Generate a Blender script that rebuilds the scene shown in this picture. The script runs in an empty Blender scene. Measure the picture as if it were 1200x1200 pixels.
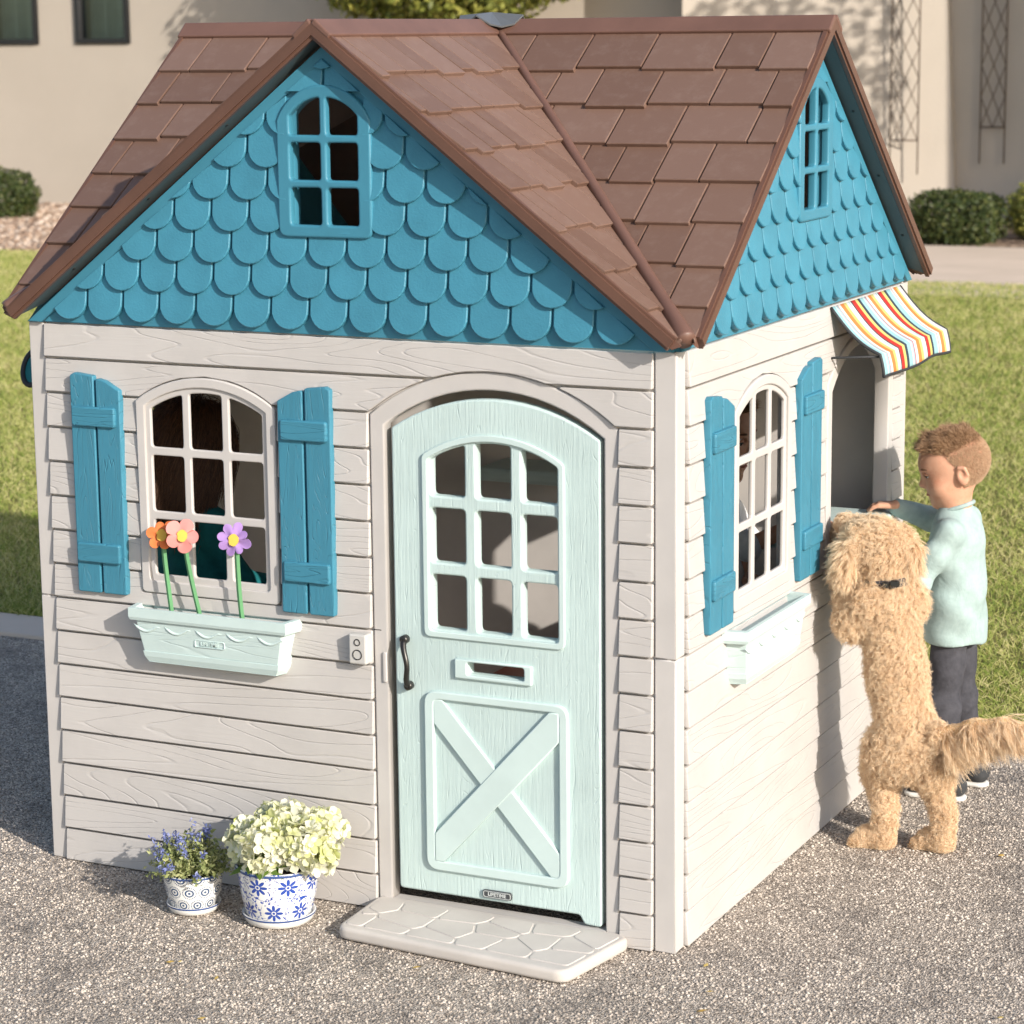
import bpy, math, random
import numpy as np
from mathutils import Vector, Matrix

random.seed(7)
RNG = np.random.default_rng(11)
R = math.radians
sc = bpy.context.scene
COL = sc.collection

# ------------------------------------------------------------------ camera
cam_d = bpy.data.cameras.new('camera')
cam = bpy.data.objects.new('camera', cam_d)
COL.objects.link(cam)
sc.camera = cam
CAM = Vector((1.8958, -4.7194, 1.9408))
yaw, pit, rol, fpx = -0.4488, 0.1892, -0.0102, 2929.0
fw = Vector((math.sin(yaw) * math.cos(pit), math.cos(yaw) * math.cos(pit), -math.sin(pit)))
rt = Vector((math.cos(yaw), -math.sin(yaw), 0))
up = rt.cross(fw)
r2 = math.cos(rol) * rt + math.sin(rol) * up
u2 = -math.sin(rol) * rt + math.cos(rol) * up
cam.matrix_world = Matrix(((r2.x, u2.x, -fw.x, CAM.x), (r2.y, u2.y, -fw.y, CAM.y), (r2.z, u2.z, -fw.z, CAM.z), (0, 0, 0, 1)))
cam_d.sensor_width = 36
cam_d.lens = fpx / 1200 * 36
cam_d.clip_start = 0.1
cam_d.clip_end = 600
cam_d.dof.use_dof = True
cam_d.dof.focus_distance = 5.95
cam_d.dof.aperture_fstop = 7.1

# ------------------------------------------------------------------ sky, sun, exposure
SUN = Vector((1.0, -0.5, 0.5)).normalized()
w = bpy.data.worlds.new('World')
sc.world = w
w.use_nodes = True
sky = w.node_tree.nodes.new('ShaderNodeTexSky')
sky.sky_type = 'NISHITA'
sky.sun_disc = False
sky.dust_density = 1.6
sky.sun_elevation = math.asin(SUN.z)
sky.sun_rotation = math.atan2(SUN.x, SUN.y)
bg = w.node_tree.nodes['Background']
bg.inputs[1].default_value = 0.11
w.node_tree.links.new(sky.outputs[0], bg.inputs[0])
sun_d = bpy.data.lights.new('sun', 'SUN')
sun_d.energy = 3.4
sun_d.angle = R(0.5)
sun_d.color = (1.0, 0.93, 0.84)
sun = bpy.data.objects.new('sun', sun_d)
COL.objects.link(sun)
sun.rotation_euler = SUN.to_track_quat('Z', 'Y').to_euler()
sun.location = (8, -5, 9)
vs = sc.view_settings
vs.view_transform = 'Standard'
vs.look = 'None'
vs.gamma = 1
vs.use_curve_mapping = False
vs.exposure = 0.74
sc.render.engine = 'CYCLES'
sc.cycles.use_denoising = True
sc.cycles.max_bounces = 8
sc.cycles.diffuse_bounces = 4

# ------------------------------------------------------------------ material helpers
class NT:
    def __init__(s, name):
        s.m = bpy.data.materials.new(name)
        s.m.use_nodes = True
        s.t = s.m.node_tree
        s.b = s.t.nodes['Principled BSDF']
        s.out = s.t.nodes['Material Output']
    def node(s, typ, **kw):
        n = s.t.nodes.new(typ)
        for k, v in kw.items():
            setattr(n, k, v)
        return n
    def put(s, sock, v):
        if isinstance(v, bpy.types.NodeSocket):
            s.t.links.new(v, sock)
        elif v is not None:
            sock.default_value = v
    def math(s, op, a, b=None, c=None, clamp=False):
        n = s.node('ShaderNodeMath', operation=op)
        n.use_clamp = clamp
        for i, v in enumerate((a, b, c)):
            s.put(n.inputs[i], v)
        return n.outputs[0]
    def coords(s, kind='Object', scale=(1, 1, 1), rand=0.0):
        v = s.node('ShaderNodeTexCoord').outputs[kind]
        if rand:
            oi = s.node('ShaderNodeObjectInfo').outputs['Random']
            cb = s.node('ShaderNodeCombineXYZ')
            for i in range(3):
                s.put(cb.inputs[i], s.math('MULTIPLY', oi, rand * (1 + i * .37)))
            a = s.node('ShaderNodeVectorMath', operation='ADD')
            s.put(a.inputs[0], v); s.put(a.inputs[1], cb.outputs[0])
            v = a.outputs[0]
        if tuple(scale) != (1, 1, 1):
            mm = s.node('ShaderNodeVectorMath', operation='MULTIPLY')
            s.put(mm.inputs[0], v); mm.inputs[1].default_value = scale
            v = mm.outputs[0]
        return v
    def noise(s, vec, scale, detail=2, rough=.5, dist=0.0, out='Fac'):
        n = s.node('ShaderNodeTexNoise')
        s.put(n.inputs['Vector'], vec)
        n.inputs['Scale'].default_value = scale
        n.inputs['Detail'].default_value = detail
        n.inputs['Roughness'].default_value = rough
        n.inputs['Distortion'].default_value = dist
        return n.outputs[out]
    def voro(s, vec, scale, feature='F1', out='Distance'):
        n = s.node('ShaderNodeTexVoronoi', feature=feature)
        s.put(n.inputs['Vector'], vec)
        n.inputs['Scale'].default_value = scale
        return n.outputs[out]
    def ramp(s, fac, stops, interp='LINEAR'):
        n = s.node('ShaderNodeValToRGB')
        n.color_ramp.interpolation = interp
        el = n.color_ramp.elements
        while len(el) < len(stops):
            el.new(0.5)
        for e, (p, c) in zip(el, stops):
            e.position = p
            e.color = (*c, 1) if len(c) == 3 else c
        s.put(n.inputs[0], fac)
        return n.outputs[0]
    def mix(s, fac, a, b, mode='MIX'):
        n = s.node('ShaderNodeMix', data_type='RGBA', blend_type=mode)
        s.put(n.inputs[0], fac)
        for sock, v in ((n.inputs[6], a), (n.inputs[7], b)):
            s.put(sock, (*v, 1) if isinstance(v, tuple) and len(v) == 3 else v)
        return n.outputs[2]
    def bump(s, h, strength=.5, dist=.002, prev=None):
        n = s.node('ShaderNodeBump')
        n.inputs['Strength'].default_value = strength
        n.inputs['Distance'].default_value = dist
        s.put(n.inputs['Height'], h)
        if prev is not None:
            s.put(n.inputs['Normal'], prev)
        return n.outputs[0]
    def done(s, col, rough=.5, normal=None, spec=None, **kw):
        s.put(s.b.inputs['Base Color'], (*col, 1) if isinstance(col, tuple) and len(col) == 3 else col)
        s.put(s.b.inputs['Roughness'], rough)
        if normal is not None:
            s.put(s.b.inputs['Normal'], normal)
        if spec is not None:
            s.b.inputs['Specular IOR Level'].default_value = spec
        for k, v in kw.items():
            s.put(s.b.inputs[k], v)
        return s.m

def vary(n, col, amt=.08, scale=6, vec=None, rand=3.0):
    """gentle large-scale tone variation, dust and scuffs"""
    v = vec if vec is not None else n.coords(rand=rand)
    f = n.noise(v, scale, 4, .6)
    lo = tuple(c * (1 - amt) for c in col)
    hi = tuple(min(1, c * (1 + amt)) for c in col)
    return n.ramp(f, [(.3, lo), (.7, hi)])

def m_plain(name, col, rough=.5, amt=.08, grain=600, gs=.12, spec=.4, **kw):
    n = NT(name)
    v = n.coords(rand=3.0)
    nb = n.bump(n.noise(v, grain, 2), gs, .001)
    return n.done(vary(n, col, amt, 7, v), rough, nb, spec, **kw)

def m_grain(name, col, along='u', K=11.0, s_long=1.3, s_across=9.0, strength=.8, rough=.5, fine=.22, fs=(14, 260)):
    """moulded plastic with an embossed wood grain: contour lines of a stretched noise"""
    n = NT(name)
    v = n.coords(rand=7.0)
    sc3 = (s_long, s_across, 1) if along == 'u' else (s_across, s_long, 1)
    mm = n.node('ShaderNodeVectorMath', operation='MULTIPLY')
    n.put(mm.inputs[0], v); mm.inputs[1].default_value = sc3
    f = n.noise(mm.outputs[0], 1.0, 1.5, .45, .35)
    k = n.math('FRACT', n.math('MULTIPLY', f, K))
    d = n.math('ABSOLUTE', n.math('SUBTRACT', k, .5))
    wob = n.noise(v, 16, 2)
    wid = n.math('MULTIPLY_ADD', wob, .28, -.075)
    line = n.math('SMOOTH_MIN', n.math('DIVIDE', d, n.math('MAXIMUM', wid, .02)), 1.0, .3)
    b1 = n.bump(line, strength, .0014)
    if fine:
        m2 = n.node('ShaderNodeVectorMath', operation='MULTIPLY')
        n.put(m2.inputs[0], v)
        m2.inputs[1].default_value = (fs[0], fs[1], 1) if along == 'u' else (fs[1], fs[0], 1)
        b1 = n.bump(n.noise(m2.outputs[0], 1.0, 2.5, .6), fine, .0012, b1)
    dirt = n.noise(v, 5, 5, .65)
    c = n.ramp(dirt, [(.28, tuple(x * .9 for x in col)), (.6, col)])
    return n.done(c, rough, b1, .35)

MAT = {}
MAT['wall'] = m_grain('greige_siding', (.50, .478, .46), 'u', 17, 1.0, 7.5, .62, .5, .35, (9, 200))
MAT['trim'] = m_plain('greige_trim', (.51, .488, .47), .5, .05)
MAT['panel'] = m_plain('greige_panel', (.60, .565, .535), .55, .06)
MAT['mint_door'] = m_grain('mint_door', (.505, .63, .618), 'v', 22, 1.5, 26.0, .45, .5, .85, (7, 170))
MAT['mint'] = m_plain('mint_plastic', (.525, .645, .632), .45, .05)
MAT['mint_grain'] = m_grain('mint_grain', (.525, .645, .632), 'u', 12, 1.6, 14.0, .5)
MAT['blue_v'] = m_grain('blue_shutter', (.05, .215, .31), 'v', 20, 2.2, 26.0, .8, .45)
MAT['blue_u'] = m_grain('blue_batten', (.05, .215, .31), 'u', 20, 2.2, 26.0, .8, .45)
MAT['blue'] = m_plain('blue_plastic', (.048, .212, .305), .42, .06, 300, .2)
n = NT('blue_scale'); v = n.coords(rand=9.0)
MAT['blue_scale'] = n.done(vary(n, (.05, .222, .318), .1, 9, v), .45, n.bump(n.noise(v, 190, 3, .6), .5, .0016), .4)
n = NT('brown_shingle'); v = n.coords(rand=9.0)
oi = n.node('ShaderNodeObjectInfo').outputs['Random']
cc = n.ramp(oi, [(0, (.138, .079, .056)), (.5, (.162, .096, .07)), (1, (.184, .112, .084))])
dust = n.ramp(n.noise(v, 26, 6, .75), [(.5, (0, 0, 0)), (.85, (1, 1, 1))])
cc = n.mix(n.math('MULTIPLY', dust, .22), cc, (.36, .28, .24))
MAT['brown_sh'] = n.done(cc, .5, n.bump(n.noise(v, 420, 3), .35, .001), .45)
MAT['brown'] = m_plain('brown_plastic', (.145, .077, .057), .45, .12, 400, .2, .45)
MAT['brown_trim'] = m_plain('brown_barge', (.115, .058, .04), .42, .12, 300, .2, .45)
MAT['soffit'] = m_plain('slate_soffit', (.062, .085, .092), .5, .08)
MAT['cap'] = m_plain('slate_cap', (.105, .112, .118), .25, .1, 200, .1, .6)
MAT['gap'] = m_plain('dark_gap', (.02, .02, .02), .7)
MAT['metal'] = m_plain('gunmetal', (.06, .058, .055), .35, .15, 300, .1, .6, Metallic=.8)
MAT['bell'] = m_plain('bell_grey', (.50, .49, .47), .4, .03)
MAT['logo_dark'] = m_plain('badge_dark', (.055, .06, .065), .4)
MAT['logo_light'] = m_plain('badge_letters', (.52, .55, .55), .4)
MAT['black'] = m_plain('black_piping', (.03, .032, .036), .6)
MAT['terracotta'] = m_plain('rust_red', (.26, .06, .025), .5)
MAT['crate'] = m_plain('brown_crate', (.10, .045, .028), .6)
MAT['orange'] = m_plain('orange_plastic', (.75, .16, .02), .5)
MAT['teal_toy'] = m_plain('teal_toy', (.01, .16, .17), .5)
MAT['stone'] = m_plain('doorstep', (.53, .495, .46), .55, .08, 350, .25)

# ------------------------------------------------------------------ geometry helpers
PINV = {}
def link(name, me, mat, parent=None, M=None, smooth=False):
    """one mesh object; all meshes are built in world space (or in the frame M)"""
    o = bpy.data.objects.new(name, me)
    COL.objects.link(o)
    if mat is not None and len(me.materials) == 0:
        me.materials.append(MAT[mat] if isinstance(mat, str) else mat)
    M = M.copy() if M is not None else Matrix.Identity(4)
    o.matrix_world = M
    if parent is not None:
        o.parent = parent
        o.matrix_parent_inverse = PINV[parent.name]
    PINV[o.name] = M.inverted()
    if smooth:
        me.polygons.foreach_set('use_smooth', [True] * len(me.polygons))
    return o

def empty(name, loc=(0, 0, 0), parent=None):
    o = bpy.data.objects.new(name, None)
    COL.objects.link(o)
    o.empty_display_size = .1
    M = Matrix.Translation(loc)
    o.matrix_world = M
    if parent is not None:
        o.parent = parent
        o.matrix_parent_inverse = PINV[parent.name]
    PINV[o.name] = M.inverted()
    return o

def tag(o, label, cat, group=None, kind=None):
    o['label'] = label
    o['category'] = cat
    if group: o['group'] = group
    if kind: o['kind'] = kind
    return o

def mesh(name, V, F):
    me = bpy.data.meshes.new(name)
    me.from_pydata([tuple(v) for v in V], [], [tuple(f) for f in F])
    me.update()
    return me

def np_mesh(name, V, F):
    """V (n,3) float, F (m,k) int with constant k"""
    V = np.asarray(V, np.float32); F = np.asarray(F, np.int32)
    me = bpy.data.meshes.new(name)
    k = F.shape[1]
    me.vertices.add(len(V)); me.vertices.foreach_set('co', V.ravel())
    me.loops.add(F.size); me.loops.foreach_set('vertex_index', F.ravel())
    me.polygons.add(len(F))
    me.polygons.foreach_set('loop_start', np.arange(0, F.size, k, dtype=np.int32))
    me.polygons.foreach_set('loop_total', np.full(len(F), k, np.int32))
    me.update(calc_edges=True)
    return me

# frames of the four walls: u right, v up, w outwards
FRONT = Matrix(((1, 0, 0, 0), (0, 0, -1, 0), (0, 1, 0, 0), (0, 0, 0, 1)))
SIDE = Matrix(((0, 0, 1, 0), (1, 0, 0, 0), (0, 1, 0, 0), (0, 0, 0, 1)))
HW, HD, HH = 1.616, 1.62, 1.297
BACK = Matrix(((-1, 0, 0, 0), (0, 0, 1, HD), (0, 1, 0, 0), (0, 0, 0, 1)))
LEFT = Matrix(((0, 0, -1, -HW), (-1, 0, 0, HD), (0, 1, 0, 0), (0, 0, 0, 1)))

def plate_mesh(name, loops, w0, w1, bevel=.003, res=2):
    """flat plate with holes in the u,v plane between depths w0 < w1, rounded edges"""
    cu = bpy.data.curves.new(name, 'CURVE')
    cu.dimensions = '2D'; cu.fill_mode = 'BOTH'
    cu.extrude = max((w1 - w0) / 2 - bevel, 1e-4)
    cu.bevel_depth = bevel; cu.bevel_resolution = res; cu.offset = -bevel
    for P in loops:
        sp = cu.splines.new('POLY')
        sp.points.add(len(P) - 1)
        sp.use_cyclic_u = True
        sp.points.foreach_set('co', [c for q in P for c in (q[0], q[1], 0, 1)])
    ob = bpy.data.objects.new(name, cu)
    me = bpy.data.meshes.new_from_object(ob)
    bpy.data.objects.remove(ob); bpy.data.curves.remove(cu)
    co = np.empty(len(me.vertices) * 3, np.float32)
    me.vertices.foreach_get('co', co)
    co[2::3] += (w0 + w1) / 2
    me.vertices.foreach_set('co', co)
    me.name = name
    me.update()
    return me

def plate(name, loops, w0, w1, mat, parent, M, bevel=.003, res=2, shear=None):
    me = plate_mesh(name, loops, w0, w1, bevel, res)
    if shear:
        za, zb, amt = shear
        for q in me.vertices:
            if q.co.z > (w0 + w1) / 2:
                q.co.z += (zb - q.co.y) / (zb - za) * amt
    return link(name, me, mat, parent, M)

def rect(a, b, c, d):
    return [(a, c), (b, c), (b, d), (a, d)]

def fillet(P, r, n=4, min_turn=25):
    out = []
    N = len(P)
    for i in range(N):
        p0, p, p1 = Vector(P[i - 1]), Vector(P[i]), Vector(P[(i + 1) % N])
        a, b = p0 - p, p1 - p
        la, lb = a.length, b.length
        if la < 1e-6 or lb < 1e-6:
            continue
        ang = a.angle(b)
        if math.pi - ang < R(min_turn):
            out.append(tuple(p)); continue
        t = min(r / math.tan(ang / 2), la * .45, lb * .45)
        s, e = p + a / la * t, p + b / lb * t
        for k in range(n + 1):
            q = k / n
            out.append(tuple((1 - q) ** 2 * s + 2 * q * (1 - q) * p + q * q * e))
    return out

def arc_pts(x0, x1, zs, za, n=14, from_right=True):
    c = (x0 + x1) / 2; h = (x1 - x0) / 2; s = za - zs
    Rr = (h * h + s * s) / (2 * s); zc = za - Rr
    a = math.asin(min(1, h / Rr))
    pts = [(c + Rr * math.sin(a - 2 * a * i / n), zc + Rr * math.cos(a - 2 * a * i / n)) for i in range(n + 1)]
    return pts if from_right else pts[::-1]

def arch_loop(x0, x1, z0, zs, za, n=14):
    return [(x0, z0), (x1, z0)] + arc_pts(x0, x1, zs, za, n)

class Op:
    """an arched opening in a wall"""
    def __init__(s, x0, x1, z0, zs, za):
        s.x0, s.x1, s.z0, s.zs, s.za = x0, x1, z0, zs, za
        h = (x1 - x0) / 2; sg = za - zs
        s.R = (h * h + sg * sg) / (2 * sg); s.zc = za - s.R; s.c = (x0 + x1) / 2
    def xl(s, z):
        return s.x0 if z <= s.zs else s.c - math.sqrt(max(0, s.R ** 2 - (z - s.zc) ** 2))
    def xr(s, z):
        return 2 * s.c - s.xl(z)

def row_polys(za, zb, x0, x1, ops):
    """board outlines of one row, cut around the openings"""
    polys = []
    zz = [za + (zb - za) * k / 6 for k in range(7)]
    left = [(x0, za), (x0, zb)]
    B, T = [], []
    def finish(right):
        polys.append(left + [] if False else [*left[:1], *B, *right, *reversed(T), *reversed(left[1:])])
    for op in sorted(ops, key=lambda o: o.x0):
        if op.x1 < x0 or op.x0 > x1 or op.z0 >= zb or op.za <= za:
            continue
        if op.z0 <= za and op.za >= zb:
            finish([(op.xl(z), z) for z in zz])
            left = [(op.xr(z), z) for z in zz]
            B, T = [], []
        elif op.z0 <= za:
            up_ = [za + (op.za - za) * k / 8 for k in range(9)]
            B += [(op.xl(z), z) for z in up_] + [(op.xr(z), z) for z in reversed(up_[:-1])]
        else:
            T += [(op.x0, zb), (op.x0, op.z0), (op.x1, op.z0), (op.x1, zb)]
    finish([(x1, za), (x1, zb)])
    return polys

def convex_prism(P, nrm, h_of, base, cham):
    """P: list of 3d points of a convex outline on a plane; top lifted by h_of(i), chamfered"""
    N = len(P)
    c = sum(P, Vector()) / N
    V, F = [], []
    for i, p in enumerate(P):
        V.append(p + nrm * base)
    for i, p in enumerate(P):
        V.append(p + nrm * (h_of(i) - cham))
    for i, p in enumerate(P):
        d = (c - p); d.normalize()
        V.append(p + d * cham * 1.2 + nrm * h_of(i))
    for i in range(N):
        j = (i + 1) % N
        F.append((i, j, N + j, N + i))
        F.append((N + i, N + j, 2 * N + j, 2 * N + i))
    F.append(tuple(range(2 * N, 3 * N)))
    return V, F

def clip(P, a, b, c):
    """keep the side a*x+b*y <= c"""
    out = []
    for i in range(len(P)):
        p, q = P[i - 1], P[i]
        dp, dq = a * p[0] + b * p[1] - c, a * q[0] + b * q[1] - c
        if (dp <= 0) != (dq <= 0):
            t = dp / (dp - dq)
            out.append((p[0] + (q[0] - p[0]) * t, p[1] + (q[1] - p[1]) * t))
        if dq <= 0:
            out.append(q)
    return out

def area(P):
    return .5 * abs(sum(P[i - 1][0] * P[i][1] - P[i][0] * P[i - 1][1] for i in range(len(P))))

def tube_geo(pts, rad, sides=10, cap=True):
    pts = [Vector(p) for p in pts]
    if not hasattr(rad, '__len__'):
        rad = [rad] * len(pts)
    V, F = [], []
    ref = None
    for i, p in enumerate(pts):
        t = (pts[min(i + 1, len(pts) - 1)] - pts[max(i - 1, 0)]).normalized()
        if ref is None:
            ref = t.orthogonal().normalized()
        ref = (ref - t * ref.dot(t)).normalized()
        bi = t.cross(ref)
        for k in range(sides):
            a = 2 * math.pi * k / sides
            V.append(p + (ref * math.cos(a) + bi * math.sin(a)) * rad[i])
    for i in range(len(pts) - 1):
        for k in range(sides):
            k2 = (k + 1) % sides
            F.append((i * sides + k, i * sides + k2, (i + 1) * sides + k2, (i + 1) * sides + k))
    if cap:
        F.append(tuple(reversed(range(sides))))
        F.append(tuple(range((len(pts) - 1) * sides, len(pts) * sides)))
    return V, F

def tube(name, pts, rad, mat, parent=None, sides=10):
    return link(name, mesh(name, *tube_geo(pts, rad, sides)), mat, parent, None, True)

def box_geo(a, b):
    x0, y0, z0 = a; x1, y1, z1 = b
    V = [(x0, y0, z0), (x1, y0, z0), (x1, y1, z0), (x0, y1, z0), (x0, y0, z1), (x1, y0, z1), (x1, y1, z1), (x0, y1, z1)]
    return V, [(0, 3, 2, 1), (4, 5, 6, 7), (0, 1, 5, 4), (1, 2, 6, 5), (2, 3, 7, 6), (3, 0, 4, 7)]

def soft(o, wd=.004, seg=2):
    m = o.modifiers.new('bevel', 'BEVEL'); m.width = wd; m.segments = seg; m.limit_method = 'ANGLE'
    return o

def box(name, a, b, mat, parent=None, bev=.004):
    o = link(name, mesh(name, *box_geo(a, b)), mat, parent)
    return soft(o, bev) if bev else o

def lathe(name, prof, center, mat, parent=None, sides=48):
    V, F = [], []
    for r, z in prof:
        for k in range(sides):
            a = 2 * math.pi * k / sides
            V.append((r * math.cos(a), r * math.sin(a), z))
    for i in range(len(prof) - 1):
        for k in range(sides):
            k2 = (k + 1) % sides
            F.append((i * sides + k, i * sides + k2, (i + 1) * sides + k2, (i + 1) * sides + k))
    return link(name, mesh(name, V, F), mat, parent, Matrix.Translation(center), True)

# signed-distance bodies meshed with surface nets: one continuous skin with smooth joints
def cap_(a, b, ra, rb, k=.02):
    return ('cap', np.array(a, float), np.array(b, float), ra, rb, k)
def ell_(c, r, k=.02, Rm=None):
    return ('ell', np.array(c, float), np.array(r, float), Rm, None, k)

def sdf_mesh(name, prims, cell, cuts=(), carve=(), noise=None):
    lo = np.full(3, 1e9); hi = -lo
    bb = []
    for p in prims:
        if p[0] == 'cap':
            r = max(p[3], p[4]); a = np.minimum(p[1], p[2]) - r; b = np.maximum(p[1], p[2]) + r
        else:
            r = max(p[2]); a = p[1] - r; b = p[1] + r
        bb.append((a, b)); lo = np.minimum(lo, a); hi = np.maximum(hi, b)
    lo -= 3 * cell; hi += 3 * cell
    n = np.ceil((hi - lo) / cell).astype(int) + 1
    D = np.full(n, .08, np.float32)
    def grid(i0, i1):
        return np.meshgrid(*[lo[a] + cell * np.arange(i0[a], i1[a]) for a in range(3)], indexing='ij', sparse=True)
    def dist(p, X, Y, Z):
        if p[0] == 'cap':
            a, b, ra, rb = p[1:5]
            ba = b - a; L2 = max(ba @ ba, 1e-12)
            h = np.clip(((X - a[0]) * ba[0] + (Y - a[1]) * ba[1] + (Z - a[2]) * ba[2]) / L2, 0, 1)
            return np.sqrt((X - a[0] - h * ba[0]) ** 2 + (Y - a[1] - h * ba[1]) ** 2 + (Z - a[2] - h * ba[2]) ** 2) - (ra + (rb - ra) * h)
        c, r, Rm = p[1:4]
        x, y, z = X - c[0], Y - c[1], Z - c[2]
        if Rm is not None:
            x, y, z = (Rm[0, 0] * x + Rm[1, 0] * y + Rm[2, 0] * z, Rm[0, 1] * x + Rm[1, 1] * y + Rm[2, 1] * z, Rm[0, 2] * x + Rm[1, 2] * y + Rm[2, 2] * z)
        k0 = np.sqrt((x / r[0]) ** 2 + (y / r[1]) ** 2 + (z / r[2]) ** 2)
        k1 = np.sqrt((x / r[0] ** 2) ** 2 + (y / r[1] ** 2) ** 2 + (z / r[2] ** 2) ** 2)
        return k0 * (k0 - 1) / np.maximum(k1, 1e-6)
    for p, (a, b) in zip(prims, bb):
        m = p[5] + 2 * cell + .02
        i0 = np.maximum(((a - m - lo) / cell).astype(int), 0)
        i1 = np.minimum(((b + m - lo) / cell).astype(int) + 2, n)
        X, Y, Z = grid(i0, i1)
        d = dist(p, X, Y, Z)
        s = tuple(slice(i0[q], i1[q]) for q in range(3))
        o = D[s]; k = p[5]
        h = np.clip(.5 + .5 * (o - d) / k, 0, 1)
        D[s] = o + (d - o) * h - k * h * (1 - h)
    if carve:
        for p in carve:
            X, Y, Z = grid((0, 0, 0), n)
            D = np.maximum(D, -dist(p, X, Y, Z))
    for q, nn in cuts:                      # keep the side where (x-q).nn < 0
        X, Y, Z = grid((0, 0, 0), n)
        D = np.maximum(D, (X - q[0]) * nn[0] + (Y - q[1]) * nn[1] + (Z - q[2]) * nn[2])
    if noise:
        X, Y, Z = grid((0, 0, 0), n)
        D = D + noise(X, Y, Z)
    D = np.asarray(D, np.float32)
    S = D < 0
    cn = np.array(n) - 1
    c8 = [(i, j, k) for i in (0, 1) for j in (0, 1) for k in (0, 1)]
    cnt = np.zeros(cn, np.int8)
    for i, j, k in c8:
        cnt += S[i:i + cn[0], j:j + cn[1], k:k + cn[2]]
    mask = (cnt > 0) & (cnt < 8)
    ci = np.argwhere(mask)
    idx = np.full(cn, -1, np.int32); idx[mask] = np.arange(len(ci))
    acc = np.zeros((len(ci), 3)); num = np.zeros(len(ci))
    for ax in range(3):
        for o1 in (0, 1):
            for o2 in (0, 1):
                off = [0, 0, 0]; rest = [a for a in range(3) if a != ax]
                off[rest[0]] = o1; off[rest[1]] = o2
                A = ci + off; Bq = A.copy(); Bq[:, ax] += 1
                da = D[A[:, 0], A[:, 1], A[:, 2]]; db = D[Bq[:, 0], Bq[:, 1], Bq[:, 2]]
                cr = (da < 0) != (db < 0)
                t = np.where(cr, da / np.where(cr, da - db, 1), 0)
                pos = A.astype(float); pos[:, ax] += t
                acc[cr] += pos[cr]; num[cr] += 1
    V = lo + cell * acc / num[:, None]
    F = []
    for ax in range(3):
        sl0 = [slice(None)] * 3; sl1 = [slice(None)] * 3
        sl0[ax] = slice(0, -1); sl1[ax] = slice(1, None)
        s0, s1 = S[tuple(sl0)], S[tuple(sl1)]
        e = np.argwhere(s0 != s1)
        b, c = [(1, 2), (2, 0), (0, 1)][ax]
        ok = (e[:, b] > 0) & (e[:, c] > 0) & (e[:, b] < cn[b]) & (e[:, c] < cn[c])
        e = e[ok]
        q = []
        for ob, oc in ((-1, -1), (0, -1), (0, 0), (-1, 0)):
            g = e.copy(); g[:, b] += ob; g[:, c] += oc
            q.append(idx[g[:, 0], g[:, 1], g[:, 2]])
        q = np.stack(q, 1)
        flip = ~s0[e[:, 0], e[:, 1], e[:, 2]]
        q[flip] = q[flip][:, ::-1]
        F.append(q)
    F = np.concatenate(F)
    F = F[(F >= 0).all(1)]
    # two passes of Laplacian smoothing
    for _ in range(2):
        s = np.zeros_like(V); c = np.zeros(len(V))
        for a, b in ((0, 1), (1, 2), (2, 3), (3, 0)):
            np.add.at(s, F[:, a], V[F[:, b]]); np.add.at(c, F[:, a], 1)
            np.add.at(s, F[:, b], V[F[:, a]]); np.add.at(c, F[:, b], 1)
        V = .5 * V + .5 * s / np.maximum(c, 1)[:, None]
    return V, F

def surf_sample(V, F, N, rng):
    T = np.concatenate([F[:, [0, 1, 2]], F[:, [0, 2, 3]]])
    a, b, c = V[T[:, 0]], V[T[:, 1]], V[T[:, 2]]
    nr = np.cross(b - a, c - a); ar = np.linalg.norm(nr, axis=1)
    i = rng.choice(len(T), N, p=ar / ar.sum())
    u, v_ = rng.random(N), rng.random(N)
    s = u + v_ > 1
    u[s], v_[s] = 1 - u[s], 1 - v_[s]
    return a[i] + (b[i] - a[i]) * u[:, None] + (c[i] - a[i]) * v_[:, None], nr[i] / np.maximum(ar[i], 1e-12)[:, None]

def strands(name, P, rad, mat, parent):
    """P (N, K, 3) polylines -> one hair curves object; rad (K,) or (N,K)"""
    N, K = P.shape[:2]
    hc = bpy.data.hair_curves.new(name)
    hc.add_curves([K] * N)
    hc.attributes['position'].data.foreach_set('vector', P.astype(np.float32).ravel())
    ra = hc.attributes.new('radius', 'FLOAT', 'POINT')
    ra.data.foreach_set('value', np.broadcast_to(np.asarray(rad, np.float32), (N, K)).ravel())
    hc.materials.append(mat)
    o = bpy.data.objects.new(name, hc)
    COL.objects.link(o)
    if parent is not None:
        o.parent = parent
        o.matrix_parent_inverse = PINV[parent.name]
    return o

# ================================================================== THE SETTING
def sheet(name, x0, x1, y0, y1, z, mat, label=None, cat=None, nx=1, ny=1):
    V, F = [], []
    for j in range(ny + 1):
        for i in range(nx + 1):
            V.append((x0 + (x1 - x0) * i / nx, y0 + (y1 - y0) * j / ny, z))
    for j in range(ny):
        for i in range(nx):
            a = j * (nx + 1) + i
            F.append((a, a + 1, a + nx + 2, a + nx + 1))
    o = link(name, mesh(name, V, F), mat)
    o['kind'] = 'structure'
    return o

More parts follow.
